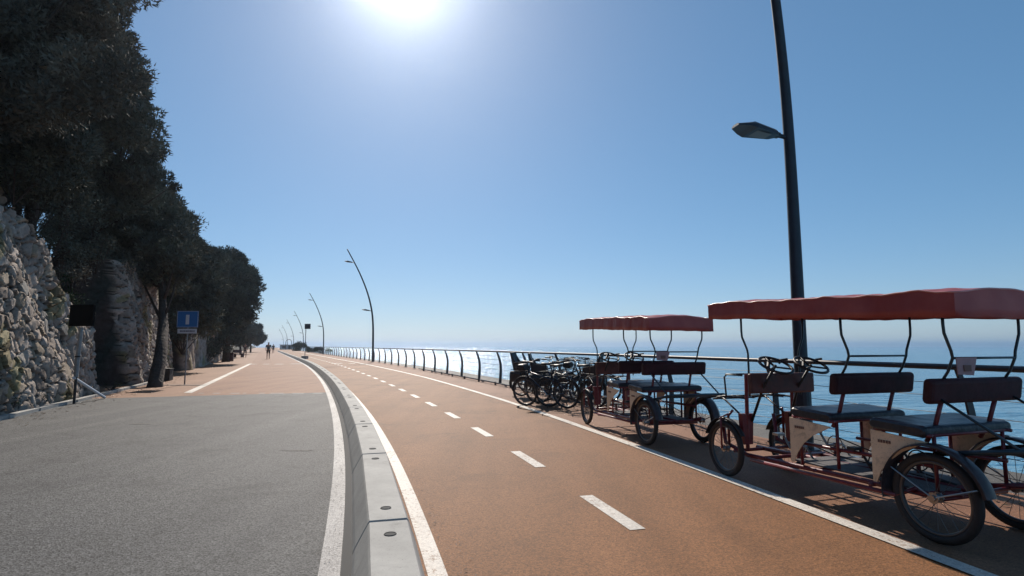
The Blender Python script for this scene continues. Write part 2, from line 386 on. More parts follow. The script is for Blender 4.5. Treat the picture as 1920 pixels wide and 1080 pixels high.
# transverse dashes across both ways
for (x0, x1, y) in ((463, 481, 683), (493, 505, 683), (516, 531, 683), (545, 567, 682.5), (622, 641, 681.5), (655, 666, 681.5), (676, 688, 683)):
    a = G(x0, y); c = G(x1, y); hw = .3
    tag(MB().add([(a.x, a.y - hw, .012), (c.x, c.y - hw, .012), (c.x, c.y + hw, .012), (a.x, a.y + hw, .012)], [(0, 1, 2, 3)]).build('painted_dash', M['line']), kind='structure')
# worn broken seam between grey and red
rr = random.Random(3); x = 372
while x < 600:
    wd = rr.uniform(5, 26); a = G(x, 737.5); c = G(x + wd, 737.5)
    tag(MB().add([(a.x, a.y - .06, .004), (c.x, c.y - .06, .004), (c.x, c.y + .07, .004), (a.x, a.y + .07, .004)], [(0, 1, 2, 3)]).build('painted_dash', M['line2']), kind='structure')
    x += wd + rr.uniform(5, 28)
# tar seam patches on the asphalt
for (px, py, wd, dp) in ((265, 795, 22, .05), (560, 845, 24, .03)):
    a = G(px, py); b = MB(); vs = []
    for q in range(14):
        t = q / 13 * 2 * math.pi; vs.append((a.x + math.cos(t) * .22 * rr.uniform(.7, 1.2), a.y + math.sin(t) * dp * rr.uniform(.7, 1.3), .004))
    tag(b.add(vs, [tuple(range(14))]).build('asphalt_patch', M['ledge']), kind='structure')

# seaward drop and water
b = MB(); vs = []; n = 160
for i in range(n):
    s = -9 + (SMAX + 9) * i / (n - 1); p = C(s, RAIL + 1.25); q = C(s, RAIL + 2.2); vs += [(p.x, p.y, -.02), (q.x, q.y, -9)]
tag(b.add(vs, [(2 * i, 2 * i + 2, 2 * i + 3, 2 * i + 1) for i in range(n - 1)]).build('sea_wall', M['ledge']), kind='structure')
b = MB(); RS = 5200; ring = [0, 30, 100, 400, 1500, RS]; vs = [(0, 0, -7)]; NS = 64
for r_ in ring[1:]:
    for i in range(NS): a = 2 * math.pi * i / NS; vs.append((r_ * math.cos(a), r_ * math.sin(a), -7))
fs = [(0, 1 + i, 1 + (i + 1) % NS) for i in range(NS)]
for k in range(len(ring) - 2):
    for i in range(NS):
        a = 1 + k * NS; fs.append((a + i, a + NS + i, a + NS + (i + 1) % NS, a + (i + 1) % NS))
tag(b.add(vs, fs).build('sea', M['sea']), kind='structure')

# ------------------------------------------------------------------ hillside
def nz(x, y, sc, seed=0):
    return (math.sin(x * sc * 1.7 + seed) * math.cos(y * sc * 1.3 + seed * 2.1) + .5 * math.sin(x * sc * 3.9 + y * sc * 3.1 + seed) + .3 * math.sin(x * sc * 8.3 - y * sc * 7.1 + seed * 3))
prof = [(-8.5, -.1), (-8.65, 1.0), (-8.8, 2.2), (-9.1, 3.2), (-9.9, 4.2), (-11.5, 5.3), (-14, 7), (-17, 9.2), (-21, 12), (-27, 15), (-36, 17), (-50, 18)]
b = MB(); vs = []; rows = []
s = -9.0
while s < SMAX: rows.append(s); s += .5 if s < 50 else 3
for s in rows:
    k = float(np.interp(s, [0, 15, 22, 40, 80, 160, 440], [1.15, 1.1, .95, .72, .5, .3, .2]))
    for j, (o, z) in enumerate(prof):
        p = C(s, o + .22 * nz(s, z * 2, .9)); amp = .0 if j == 0 else .25 + .03 * z
        vs.append((p.x, p.y, z * k + amp * nz(s, o, .55, 2)))
NP = len(prof)
fs = [(i * NP + j, i * NP + j + 1, (i + 1) * NP + j + 1, (i + 1) * NP + j) for i in range(len(rows) - 1) for j in range(NP - 1)]
hill = b.add(vs, fs).build('hillside', M['hill'], smooth=True); tag(hill, kind='structure')

# ------------------------------------------------------------------ rough stone walls
def stone_wall(name, label, s0, s1, off, topf, batter, seed, cell=(.36, .24), res=.05, ends=(True, True), slant=0.0):
    rng = np.random.default_rng(seed)
    Lw = s1 - s0; Hm = max(topf(s) for s in np.linspace(s0, s1, 60)) + .3
    nx = int(Lw / res) + 1; nz_ = int(Hm / res) + 1
    # jittered cell centres
    cx = int(Lw / cell[0]) + 4; cz = int(Hm / cell[1]) + 4
    ci, cj = np.meshgrid(np.arange(cx), np.arange(cz), indexing='ij')
    sx = (ci - 1.5 + .5 * (cj % 2) + rng.uniform(-.45, .45, ci.shape)) * cell[0]; sz = (cj - 1.5 + rng.uniform(-.45, .45, ci.shape)) * cell[1]
    sx = sx.ravel(); sz = sz.ravel(); nC = len(sx)
    wgt = rng.uniform(.75, 1.3, nC); ang = rng.uniform(-.75, .25, nC) ; hgt = rng.uniform(0, 1, nC); tx = rng.uniform(-.5, .5, nC); tz = rng.uniform(-.5, .5, nC)
    pal = np.array([(.36, .295, .245), (.28, .225, .185), (.40, .335, .285), (.20, .155, .125), (.32, .255, .19), (.31, .28, .245), (.36, .29, .24)])
    colr = pal[rng.integers(0, len(pal), nC)] * rng.uniform(.7, 1.15, (nC, 1))
    U = np.linspace(0, Lw, nx); V = np.linspace(0, Hm, nz_)
    uu, vv = np.meshgrid(U, V, indexing='ij'); pu = uu.ravel(); pv = vv.ravel()
    wob = .06 * np.sin(pu * 7 + pv * 3) + .05 * np.sin(pv * 9 - pu * 5)
    D1 = np.full(len(pu), 9.); D2 = np.full(len(pu), 9.); I1 = np.zeros(len(pu), int)
    ca, sa = np.cos(ang), np.sin(ang)
    for c in range(nC):
        m_ = (abs(pu - sx[c]) < 1.1) & (abs(pv - sz[c]) < 1.1)
        if not m_.any(): continue
        dx = pu[m_] + wob[m_] * .5 - sx[c]; dz = pv[m_] + wob[m_] - sz[c]
        a = (dx * ca[c] + dz * sa[c]) / 1.7; b_ = (-dx * sa[c] + dz * ca[c])
        d = np.hypot(a, b_) / wgt[c]
        d1 = D1[m_]; d2 = D2[m_]; i1 = I1[m_]
        lt = d < d1; d2n = np.where(lt, d1, np.minimum(d2, d)); D2[m_] = d2n; D1[m_] = np.where(lt, d, d1); I1[m_] = np.where(lt, c, i1)
    edge = np.clip((D2 - D1) / .045, 0, 1); bul = edge ** .7
    rel = bul * (.08 + .05 * hgt[I1]) + bul * .32 * (tx[I1] * (pu - sx[I1]) + tz[I1] * (pv - sz[I1])) + rng.normal(0, .006, len(pu))
    big = .10 * np.sin(pu * 1.1 + seed) * np.cos(pv * 1.4) + .05 * np.sin(pu * 2.7 + pv * 2.1)
    rel = rel + big
    cols = colr[I1] * (.12 + .88 * (edge[:, None] > .22))
    moss = (np.sin(pu * 1.9 + seed) + np.sin(pv * 2.3 + pu) + .6 * np.sin(pu * 5.1 - pv * 4)) > 1.35
    cols[moss] = cols[moss] * np.array([.72, .72, .5])
    bm_v = []; T = [topf(s0 + u) + .10 * math.sin(u * 5.1 + seed) + .06 * math.sin(u * 12) for u in U]
    for i in range(nx):
        e0 = min(U[i], Lw - U[i])
        for j in range(nz_):
            q = i * nz_ + j; zz = min(V[j], T[i] + (rel[q] - .1) * .5)
            # rounded ends
            en = max(0, .25 - e0) * 1.2
            back = zz * batter + en - rel[q]
            ss = s0 + U[i] - slant * zz if i > nx * .9 else s0 + U[i] + (slant * zz if i < nx * .1 and ends[0] else 0)
            ss = s0 + U[i] * (1 - slant * zz / Lw)
            p = C(ss, off - back); bm_v.append((p.x, p.y, zz))
    fs = []; keep = []
    for i in range(nx - 1):
        for j in range(nz_ - 1):
            if V[j] <= max(T[i], T[i + 1]) + .05: fs.append((i * nz_ + j, (i + 1) * nz_ + j, (i + 1) * nz_ + j + 1, i * nz_ + j + 1))
    # top and ends running back into the hill
    base = len(bm_v); cols = list(map(tuple, cols))
    rows2 = 8
    for i in range(nx):
        tj = bm_v[i * nz_ + nz_ - 1]
        for k in range(rows2):
            d_ = .22 * (k + 1); p = C(s0 + U[i] * (1 - slant * tj[2] / Lw), off - tj[2] * batter - d_ - .1)
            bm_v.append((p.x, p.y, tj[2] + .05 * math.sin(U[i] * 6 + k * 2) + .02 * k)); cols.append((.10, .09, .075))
    for i in range(nx - 1):
        for k in range(-1, rows2 - 1):
            a = i * nz_ + nz_ - 1 if k < 0 else base + i * rows2 + k; a2 = (i + 1) * nz_ + nz_ - 1 if k < 0 else base + (i + 1) * rows2 + k
            fs.append((a, a2, base + (i + 1) * rows2 + k + 1, base + i * rows2 + k + 1))
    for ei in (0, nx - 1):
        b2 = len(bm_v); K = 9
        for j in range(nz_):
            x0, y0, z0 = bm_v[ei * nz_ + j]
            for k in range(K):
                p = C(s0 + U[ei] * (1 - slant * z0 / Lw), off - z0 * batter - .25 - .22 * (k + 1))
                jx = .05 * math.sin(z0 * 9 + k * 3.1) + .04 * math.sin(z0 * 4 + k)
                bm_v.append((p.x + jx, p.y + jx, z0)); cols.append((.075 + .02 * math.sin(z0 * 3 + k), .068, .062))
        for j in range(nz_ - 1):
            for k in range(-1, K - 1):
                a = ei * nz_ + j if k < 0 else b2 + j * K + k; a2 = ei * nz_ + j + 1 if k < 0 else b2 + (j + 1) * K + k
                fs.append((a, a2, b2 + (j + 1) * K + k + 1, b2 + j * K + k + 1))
    me = bpy.data.meshes.new(name); me.from_pydata(bm_v, [], fs)
    ca_ = me.color_attributes.new('stone', 'FLOAT_COLOR', 'POINT')
    ca_.data.foreach_set('color', np.array([(c[0], c[1], c[2], 1) for c in cols], dtype=np.float32).ravel())
    me.materials.append(M['stone']); o = bpy.data.objects.new(name, me); COL.objects.link(o)
    tag(o, label, 'wall'); smooth_angle(o, 50)
    return o
WO = -6.7
def top1(s): return float(np.interp(s, [0, 9, 12, 14, 15.5, 16.8, 17.6, 18.6], [6.6, 6.2, 5.7, 5.2, 4.5, 3.9, 3.2, 2.4]))
def top2(s): return float(np.interp(s, [19, 21, 24, 26, 27.5, 28.5], [4.3, 4.5, 4.3, 3.9, 3.3, 2.6]))
def top3(s): return float(np.interp(s, [33, 36, 45, 60, 75], [2.2, 3.0, 2.8, 2.6, 2.0]))
SW1 = s_at(180, 734, WO); SW2 = s_at(262, 722, WO)
print('walls', SW1, SW2)
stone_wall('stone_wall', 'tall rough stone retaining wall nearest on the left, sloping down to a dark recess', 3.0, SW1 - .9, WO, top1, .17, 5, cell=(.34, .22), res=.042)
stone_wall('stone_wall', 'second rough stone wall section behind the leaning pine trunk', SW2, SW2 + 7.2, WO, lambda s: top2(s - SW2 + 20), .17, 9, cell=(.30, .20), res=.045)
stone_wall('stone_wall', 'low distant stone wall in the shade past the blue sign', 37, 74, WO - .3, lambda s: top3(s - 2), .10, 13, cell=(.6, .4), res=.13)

# low kerb stones at the wall foot
b = MB(); rr = random.Random(5); s = 4
while s < SW2 + 1.5:
    l = rr.uniform(.5, 1.4); p = C(s + l / 2, WO + .30); rot = Matrix.Rotation(head(s) + rr.uniform(-.03, .03), 3, 'Z')
    b.box((p.x, p.y, .03), (.14, l * .96, .07 + rr.uniform(0, .02)), rot); s += l
tag(b.build('gutter_kerb', M['concrete']), 'low worn concrete edging along the foot of the stone wall', 'kerb')

# ------------------------------------------------------------------ concrete divider blocks
def kerb_mesh(L):
    b = MB(); n = 2; hw = .125; bw = .235; h = .21; ch = .012
    sec = [(-bw, 0), (-bw + .02, .05), (-hw - .012, h - .015), (-hw, h), (hw, h), (hw + .012, h - .015), (.19, .05), (.2, 0)]
    g_ = .008; ys = [(-L / 2 + g_, .0), (-L / 2 + g_ + .015, 1), (L / 2 - g_ - .015, 1), (L / 2 - g_, 0)]
    vs = []; N = len(sec)
    for (y, k) in ys:
        for (x, z) in sec: vs.append((x * (1 - .04 * (1 - k)), y, z - (.012 * (1 - k) if z > .1 else 0)))
    fs = [(i * N + j, i * N + j + 1, (i + 1) * N + j + 1, (i + 1) * N + j) for i in range(len(ys) - 1) for j in range(N - 1)]
    fs += [tuple(range(N)), tuple(reversed(range(3 * N, 4 * N)))]
    b.add(vs, fs)
    return b
KL = 2.5
s_j = s_at(693, 978, 0) ; gj = G(693, 978, .21); s_j = min(np.arange(0, 12, .02), key=lambda s: (C(s, -.125) + Vector((0, 0, .21)) - gj).length)
print('kerb joint at', s_j)
kroot = empty('kerb_block', 'x', 'kerb', group='concrete kerb blocks dividing the road from the cycle path')
kb = kerb_mesh(KL).build('block_body', M['concrete'], kroot)
for yy in (-.95, .95):
    hb = MB(); ring_ = [(.034 * math.cos(t * math.pi / 8), yy + .034 * math.sin(t * math.pi / 8), .2125) for t in range(16)]
    hb.add(ring_, [tuple(range(16))]); hb.ring((0, yy, .211), .036, .0045, 'z', 20, 6)
    hb.build('fixing_hole', M['hole'], kroot)
kl = ['nearest concrete kerb block, cut off by the bottom of the picture', 'second nearest concrete kerb block, with a round fixing hole at each end', 'third concrete kerb block from the viewer, beside the long asphalt seam', 'fourth concrete kerb block from the viewer, where the divider starts to bend']
ss = s_j - KL / 2; i = 0; used = False
far_prev = None
while ss < 150:
    o = kroot if not used else copy_tree(kroot); used = True
    p = C(ss); o.location = p; o.rotation_euler = (0, 0, head(ss))
    o['label'] = kl[i] if i < 4 else 'pale concrete kerb block farther along the curving divider'
    ss += KL; i += 1

# ------------------------------------------------------------------ sea railing
rl = empty('seaside_railing', 'dark steel railing of bowed posts with a round top rail along the sea', 'railing')
pp = [(0, 0), (-.015, .25), (-.03, .5), (-.015, .75), (.05, .98), (.13, 1.17)]      # u towards the road, height
def rail_pt(s, u, z): p = C(s, RAIL - u); p.z = z; return p
sp = s_at(933, 720, RAIL); SP = 2.6; posts = [sp + SP * k for k in range(-9, 46)]
for s in posts:
    b = MB(); a = head(s); ax = Vector((math.cos(a), math.sin(a), 0)); al = Vector((-math.sin(a), math.cos(a), 0)); c = C(s, RAIL)
    dp = [.055, .05, .045, .042, .036, .028]; vs = []
    # interpolate to a smooth bow
    K = 14; P2 = []
    for k in range(K):
        z = 1.17 * k / (K - 1); P2.append((float(np.interp(z, [q[1] for q in pp], [q[0] for q in pp])), z, float(np.interp(z, [q[1] for q in pp], dp))))
    for (u, z, d) in P2:
        for (i_, j_) in ((-1, -1), (1, -1), (1, 1), (-1, 1)):
            q = c + ax * (-u + i_ * d) + al * (j_ * .012); vs.append((q.x, q.y, z))
    fs = [(4 * k + i_, 4 * k + (i_ + 1) % 4, 4 * k + 4 + (i_ + 1) % 4, 4 * k + 4 + i_) for k in range(K - 1) for i_ in range(4)] + [(0, 1, 2, 3), (4 * K - 4, 4 * K - 3, 4 * K - 2, 4 * K - 1)]
    b.add(vs, fs); b.box((c.x, c.y, .012), (.2, .14, .02), Matrix.Rotation(a, 3, 'Z'))
    b.build('post', M['rail'], rl)
s0r, s1r = posts[0], posts[-1]
rail_line = [rail_pt(s, .14, 1.185) for s in np.arange(s0r, s1r, .65)]
MB().tube(rail_line, .030, 8).build('top_rail', M['rail'], rl, smooth=True)
for zz in (.16, .34, .52, .70, .88, 1.02):
    u = float(np.interp(zz, [q[1] for q in pp], [q[0] for q in pp]))
    pts_ = [rail_pt(s, u, zz - .012 * abs(math.sin(math.pi * (s - s0r) / SP))) for s in np.arange(s0r, s1r, .65)]
    MB().tube(pts_, .0035, 4).build('wire', M['wire'], rl)
# low tubular kerb rail on stubs in front of the railing
lr = empty('low_rail', 'low brown tube on short stubs running on the ground before the railing', 'kerb rail')
sa0, sa1 = 11.0, sp + 13
MB().tube([rail_pt(s, .38, .085) for s in np.arange(sa0, sa1, .8)], .022, 6).build('tube', M['rail'], lr, smooth=True)
s = sa0 + .4
while s < sa1:
    p = rail_pt(s, .38, 0); MB().tube([p, p + Vector((0, 0, .12))], .035, 8).build('stub', M['rail'], lr); s += 2.0

# ------------------------------------------------------------------ street lamps
def lamp(label, base, rz, lean_dir, prof_, lamp_h=(4.36, 8.75)):
    r = empty('street_lamp', label, 'street lamp', base, 0, 'dark curved street lamps along the sea railing')
    ld = Vector(lean_dir).normalized(); zs = np.linspace(0, prof_[-1][0], 26); hs = [q[0] for q in prof_]; ds = [q[1] for q in prof_]
    # smooth the lean
    f = np.interp(zs, hs, ds)
    for _ in range(3): f[1:-1] = (f[:-2] + f[1:-1] + f[2:]) / 3
    pts_ = [Vector((ld.x * d, ld.y * d, z)) for z, d in zip(zs, f)]; rad = [.098 - .052 * (z / zs[-1]) for z in zs]
    MB().tube(pts_, rad, 14).build('pole', M['dark_metal'], r, smooth=True)
    b = MB(); b.tube([(0, 0, 0), (0, 0, .02)], .19, 20); b.tube([(0, 0, .02), (0, 0, .9)], .112, 16); b.build('base_sleeve', M['dark_metal'], r)
    out = Vector((-math.cos(rz), -math.sin(rz), 0)); side = Vector((-math.sin(rz), math.cos(rz), 0))
    for k, hz in enumerate(lamp_h):
        d = float(np.interp(hz, zs, f)); o = Vector((ld.x * d, ld.y * d, hz)); up = Vector((0, 0, 1)); tl = (out + up * .13).normalized(); nm = side.cross(tl); nm = nm if nm.z > 0 else -nm
        hd = MB(); secs = [(.16, .05, .05), (.20, .055, .05), (.26, .11, .07), (.62, .19, .10), (.72, .17, .06), (.86, .085, .03)]
        vs = []
        for (l, hw, th) in secs:
            for (i_, j_) in ((-1, -.5), (1, -.5), (1, .1), (.55, .75), (-.55, .75), (-1, .1)):
                vs.append(o + tl * l + side * (i_ * hw) + nm * (j_ * th))
        N = 6; fs = [(q * N + i_, q * N + (i_ + 1) % N, (q + 1) * N + (i_ + 1) % N, (q + 1) * N + i_) for q in range(len(secs) - 1) for i_ in range(N)] + [tuple(range(N)), tuple(range((len(secs) - 1) * N, len(secs) * N))]
        hd.add(vs, fs); H = hd.build('lamp_head', M['dark_metal'], r)
        MB().tube([o, o + tl * .22], .032, 8).build('arm', M['dark_metal'], H)
        a = o + tl * .46 - nm * .052; MB().add([a + tl * x_ + side * y_ for x_, y_ in ((-.12, -.09), (.12, -.11), (.12, .11), (-.12, .09))], [(0, 1, 2, 3)]).build('lens', M['led'], H)
    return r
s_l0 = 8.35
y0 = 7.85; base0 = W(1509, 835, y0); base0.z = 0
lamp('nearest dark street lamp, running out of the picture above the red-roofed pedal carts', base0, R(12), (-.62, -.78),
     [(0, 0), (3, -.04), (4.3, -.02), (5.2, .08), (6.2, .34), (7.2, .8), (8.3, 1.35), (9.6, 2.0)])
far_prof = [(0, 0), (3.5, .06), (4.6, .20), (5.8, .50), (7.0, .95), (8.2, 1.5), (9.0, 1.95), (9.9, 2.45)]
FL = [(702, 679, 'tall curved street lamp on the railing, second nearest, both lamp heads showing'),
      (605, 664, 'third street lamp along the sea railing, thin and curved to the left'),
      (567, 657, 'fourth street lamp, beside the small dark sign on a thin pole'),
      (547, 655.3, 'fifth street lamp, fading in the haze behind the dark green bush'),
      (535, 653.6, 'sixth street lamp, faint and small above the white hut'),
      (527, 652.6, 'farthest street lamp, barely seen in the haze left of the white hut')]
dist = [50, 92, 140, 186, 236, 285]
for (px, py, lb), Y in zip(FL, dist):
    o = RAIL - .12; s = min(np.arange(Y * .9, Y * 1.25, .2), key=lambda q: abs(C(q, o).y - Y)); p = C(s, o)
    lamp(lb, p, head(s), (-1, -.25), far_prof, (4.45, 8.7))

# ------------------------------------------------------------------ wheels
def wheel(parent, c, Rw, name='wheel', tw=.024, nsp=20, rimw=.012, steer=0.0):
    h = bpy.data.objects.new(name, None)
    # the hub is the wheel's own mesh, tyre / rim / spokes are its children
    hb = MB(); hb.tube([(-.045, 0, 0), (.045, 0, 0)], .022, 10); hb.tube([(-.03, 0, 0), (-.024, 0, 0)], .04, 12); hb.tube([(.024, 0, 0), (.03, 0, 0)], .04, 12)
    bpy.data.objects.remove(h)
    o = hb.build(name, M['chrome'], parent, loc=c); o.rotation_euler = (0, 0, steer)
    MB().ring((0, 0, 0), Rw - tw, tw, 'x', 40, 10).build('tyre', M['tyre'], o, smooth=True)
    MB().ring((0, 0, 0), Rw - tw * 2.1, rimw, 'x', 40, 8, 1.3).build('rim', M['rim'], o, smooth=True)
    sp_ = MB()
    for k in range(nsp):
        a = 2 * math.pi * k / nsp; sgn = 1 if k % 2 else -1; a2 = a + (.35 if (k // 2) % 2 else -.35)
        sp_.tube([(sgn * .027, .036 * math.cos(a2), .036 * math.sin(a2)), (0, (Rw - tw * 2.2) * math.cos(a), (Rw - tw * 2.2) * math.sin(a))], .0022, 4)
    sp_.build('spokes', M['spoke'], o)
    return o
def arc_band(b, c, Rr, w_, a0, a1, t=.004, n=16):
    """curved mudguard strip about an x axis through c"""
    vs = []
    for k in range(n + 1):
        a = R(a0 + (a1 - a0) * k / n); y = math.cos(a); z = math.sin(a)
        for (x, rr_) in ((-w_ / 2, Rr - .018), (-w_ / 4, Rr), (w_ / 4, Rr), (w_ / 2, Rr - .018), (w_ / 4, Rr - t), (-w_ / 4, Rr - t)):
            vs.append((c[0] + x, c[1] + rr_ * y, c[2] + rr_ * z))
    N = 6; b.add(vs, [(k * N + i_, k * N + (i_ + 1) % N, (k + 1) * N + (i_ + 1) % N, (k + 1) * N + i_) for k in range(n) for i_ in range(N)])

# ------------------------------------------------------------------ pedal surrey
def surrey(label, loc, rz, top_drop, sag, grp='red-roofed pedal carts parked by the railing'):
    r = empty('pedal_surrey', label, 'pedal cart', loc, rz, grp)
    WB = 2.22; RW = .315; FW = .295; HX = .45
    # chassis: two long tubes, cross tubes
    b = MB()
    for x in (-.36, .36):
        b.tube([(x, -.12, .36), (x, .15, .30), (x, WB - .25, .26), (x, WB + .08, .34), (x, WB + .12, .62)], .022, 8)
        b.tube([(x, .0, .52), (x, .9, .50), (x, 1.28, .50)], .016, 8)
    for y in (.05, .55, 1.1, 1.7, WB - .1): b.tube([(-.40, y, .28), (.40, y, .28)], .018, 8)
    b.tube([(0, -.05, .32), (0, WB, .28)], .025, 8)
    for x in (-.47, .47):
        b.tube([(x, .28, .27), (x, WB - .42, .25)], .018, 8)
        b.tube([(x, .28, .27), (x * .8, .18, .34)], .016, 6)
    b.tube([(-.42, 0, RW), (.42, 0, RW)], .016, 8)
    b.build('chassis', M['red_paint'], r, smooth=True)
    # deck boards
    MB().box((0, .75, .315), (.66, 1.3, .012)).build('floor', M['deck'], r)
    # wheels
    for x in (-HX, HX): wheel(r, (x, 0, RW), RW, tw=.031, rimw=.015)
    for x in (-HX + .02, HX - .02):
        wheel(r, (x, WB, FW), FW, tw=.029, rimw=.014, steer=R(-4))
    for x in (-HX + .02, HX - .02):
        f = MB(); s_ = 1 if x > 0 else -1
        f.tube([(x - s_ * .05, WB, FW), (x - s_ * .05, WB, FW + .34), (x - s_ * .09, WB - .03, .70)], .014, 8); f.tube([(x + s_ * .05, WB, FW), (x + s_ * .05, WB, FW + .33), (x - s_ * .05, WB, FW + .36)], .011, 8)
        f.build('fork', M['red_paint'], r, smooth=True)
        mg = MB(); arc_band(mg, (x, WB, FW), FW + .035, .07, 20, 150); mg.build('mudguard', M['black'], r, smooth=True)
    for x in (-HX, HX):
        mg = MB(); arc_band(mg, (x, 0, RW), RW + .065, .14, -12, 168, n=22)
        mg.build('mudguard', M['fender'], r, smooth=True)
        st = MB(); s_ = 1 if x > 0 else -1
        st.tube([(x + s_ * .03, 0, RW), (x + s_ * .03, .30, RW + .16)], .006, 6); st.tube([(x + s_ * .03, 0, RW), (x + s_ * .03, -.3, RW + .12)], .006, 6)
        st.build('mudguard_stay', M['chrome'], r)
    # benches
    for k, y in enumerate((0.0, .82)):
        sw = .98 if k == 0 else .92
        st = MB(); st.rbox((0, y + .24, .78), (sw, .44, .09), .035, Matrix.Rotation(R(3), 3, 'X')); st.build('seat', M['seat'], r, smooth=False)
        bk = MB(); bk.rbox((0, y - .03, 1.07), (sw + .04, .075, .185), .034, Matrix.Rotation(R(8), 3, 'X')); bk.build('backrest', M['vinyl'], r)
        for x in (-.30, .30):
            sp_ = MB(); sp_.tube([(x, y + .14, .68), (x, y + .07, .80), (x, y - .0, 1.03)], .017, 8)
            sp_.build('backrest_support', M['red_paint'], r, smooth=True)
        fr = MB()
        for x in (-.38, .38):
            fr.tube([(x, y + .42, .30), (x, y + .42, .74)], .014, 8); fr.tube([(x, y + .03, .34), (x, y + .03, .74)], .014, 8)
        for yy in (y + .03, y + .42): fr.tube([(-.46, yy, .745), (.46, yy, .745)], .014, 8)
        for x in (-.44, .44): fr.tube([(x, y + .0, .745), (x, y + .45, .745)], .014, 8)
        fr.build('seat_frame', M['red_paint'], r, smooth=True)
        # cream side boards, cut in a curve
        for x in (-.455, .455):
            poly = [(y + .47, .33), (y + .47, .735), (y + .02, .70), (y + .10, .66), (y + .22, .60), (y + .32, .52), (y + .40, .42), (y + .44, .33)]
            sb = MB().prism([(a, c_) for a, c_ in poly], x - .006, x + .006, 'x').build('side_board', M['cream'], r)
            pr = MB(); sx = x - .009 if x < 0 else x + .009
            for q in range(5): pr.box((sx, y + .40 - q * .022, .655), (.004, .015, .022))
            pr.build('printed_mark', M['print'], sb)
    # front panel, fork cover
    fp = MB(); fp.rbox((.03, 1.86, 1.005), (.86, .05, .21), .02); fp.build('front_panel', M['panel'], r)
    for x in (-.31, .31):
        sc = MB(); sc.prism([(x - .055, .36), (x + .055, .36), (x + .075, .68), (x - .075, .68)], 2.0, 2.06, 'y'); sc.tube([(x, 2.02, .3), (x, 2.0, 1.1)], .02, 8)
        sc.build('steering_column_cover', M['red_paint'], r)
    # steering wheels
    for x in (-.235, .235):
        wv = Matrix.Rotation(R(28), 3, 'X') ; c = Vector((x, 1.66, 1.20)); b2 = MB(); rg = MB().ring((0, 0, 0), .165, .014, 'z', 28, 8)
        b2.add([wv @ Vector(v) + c for v in rg.v], rg.f)
        for a in (90, 210, 330): e = wv @ Vector((.16 * math.cos(R(a)), .16 * math.sin(R(a)), 0)); b2.tube([c + wv @ Vector((0, 0, -.02)), c + e], .011, 6)
        sw_ = b2.build('steering_wheel', M['black'], r, smooth=True)
        MB().tube([c + wv @ Vector((0, 0, .0)), (x, 1.85, .95), (x * 1.1, 2.0, .60)], .014, 8).build('steering_shaft', M['black'], sw_, smooth=True)
        lv = MB(); lv.tube([c + Vector((.10, .05, .02)), c + Vector((.17, .10, .05)), c + Vector((.23, .07, .06))], .012, 6); lv.tube([c + Vector((-.02, .08, -.02)), c + Vector((.05, .14, .05))], .018, 8); lv.build('brake_lever', M['black'], sw_)
    # child seat of bent wire at the front
    b = MB()
    for x in (-.33, .33):
        b.tube([(x, 2.04, 1.08), (x, 2.28, 1.08), (x, 2.32, 1.05), (x, 2.30, .84)], .010, 6)
        b.tube([(x, 2.02, .84), (x, 2.34, .84), (x, 2.52, .79)], .010, 6)
    b.tube([(-.33, 2.30, .84), (-.33, 2.44, .82), (-.28, 2.55, .79), (.28, 2.55, .79), (.33, 2.44, .82), (.33, 2.30, .84)], .011, 6)
    b.tube([(-.33, 2.30, 1.08), (.33, 2.30, 1.08)], .010, 6); b.tube([(-.33, 2.30, .84), (.33, 2.30, .84)], .010, 6)
    for x in (-.2, 0, .2): b.tube([(x, 2.02, .84), (x, 2.36, .84), (x, 2.54, .79)], .006, 6)
    for x in (-.3, .3): b.tube([(x, 2.06, .62), (x, 2.40, .82)], .010, 6)
    b.build('child_seat_frame', M['black'], r, smooth=True)
    # pedals and cranks, chain guards
    for y in (.60, 1.42):
        for x in (-.235, .235):
            b = MB(); b.tube([(x - .10, y, .42), (x + .10, y, .42)], .014, 8)
            sgn = 1 if x > 0 else -1
            for q, a in ((-.10, 55), (.10, 235)):
                e = (x + q, y + .15 * math.cos(R(a)), .42 + .15 * math.sin(R(a)))
                b.tube([(x + q, y, .42), e], .011, 6); b.box((e[0] + (.05 if q > 0 else -.05), e[1], e[2]), (.09, .07, .022))
            b.ring((x, y, .42), .085, .006, 'x', 24, 6); b.build('pedal_crank', M['chrome'] if y > 1 else M['black'], r)
            MB().tube([(x, y, .505), (x, y - .4, .42), (x * .6, .05, .37)], .006, 6).build('chain', M['wire'], r)
            MB().tube([(x, y, .30), (x, y, .44)], .018, 8).build('crank_post', M['red_paint'], r)
    # rear rack behind the rear bench
    b = MB()
    for x in (-.40, .40):
        b.tube([(x, .0, .62), (x, -.62, .74)], .018, 8); b.tube([(x, -.04, 1.02), (x, -.52, .73)], .010, 6)
    b.tube([(-.40, -.62, .74), (.40, -.62, .74)], .018, 8); b.tube([(-.40, -.35, .69), (.40, -.35, .69)], .012, 8)
    b.build('rear_rack', M['tube'], r, smooth=True)
    # canopy frames
    def cz(y): return 1.70 - top_drop * (2.3 - y) / 2.55
    for k, y in enumerate((-.12, .72, 1.92)):
        b = MB(); lo = 1.15 if k < 2 else .9; dy_ = .10 if k < 2 else 0
        for x in (-1, 1):
            b.tube([(x * .345, y + dy_, lo - .03), (x * .345, y + dy_ * .4, lo + .06), (x * .345, y, 1.31), (x * .355, y, 1.36), (x * .415, y, 1.49), (x * .42, y, 1.55), (x * .42, y, cz(y) + .08)], .0105, 8)
        if k < 2: b.tube([(-.345, y, 1.31), (.345, y, 1.31)], .009, 8)
        b.tube([(-.42, y, cz(y) + .08), (-.2, y, cz(y) + .12), (.2, y, cz(y) + .12), (.42, y, cz(y) + .08)], .0105, 8)
        b.build('canopy_frame', M['tube'], r, smooth=True)
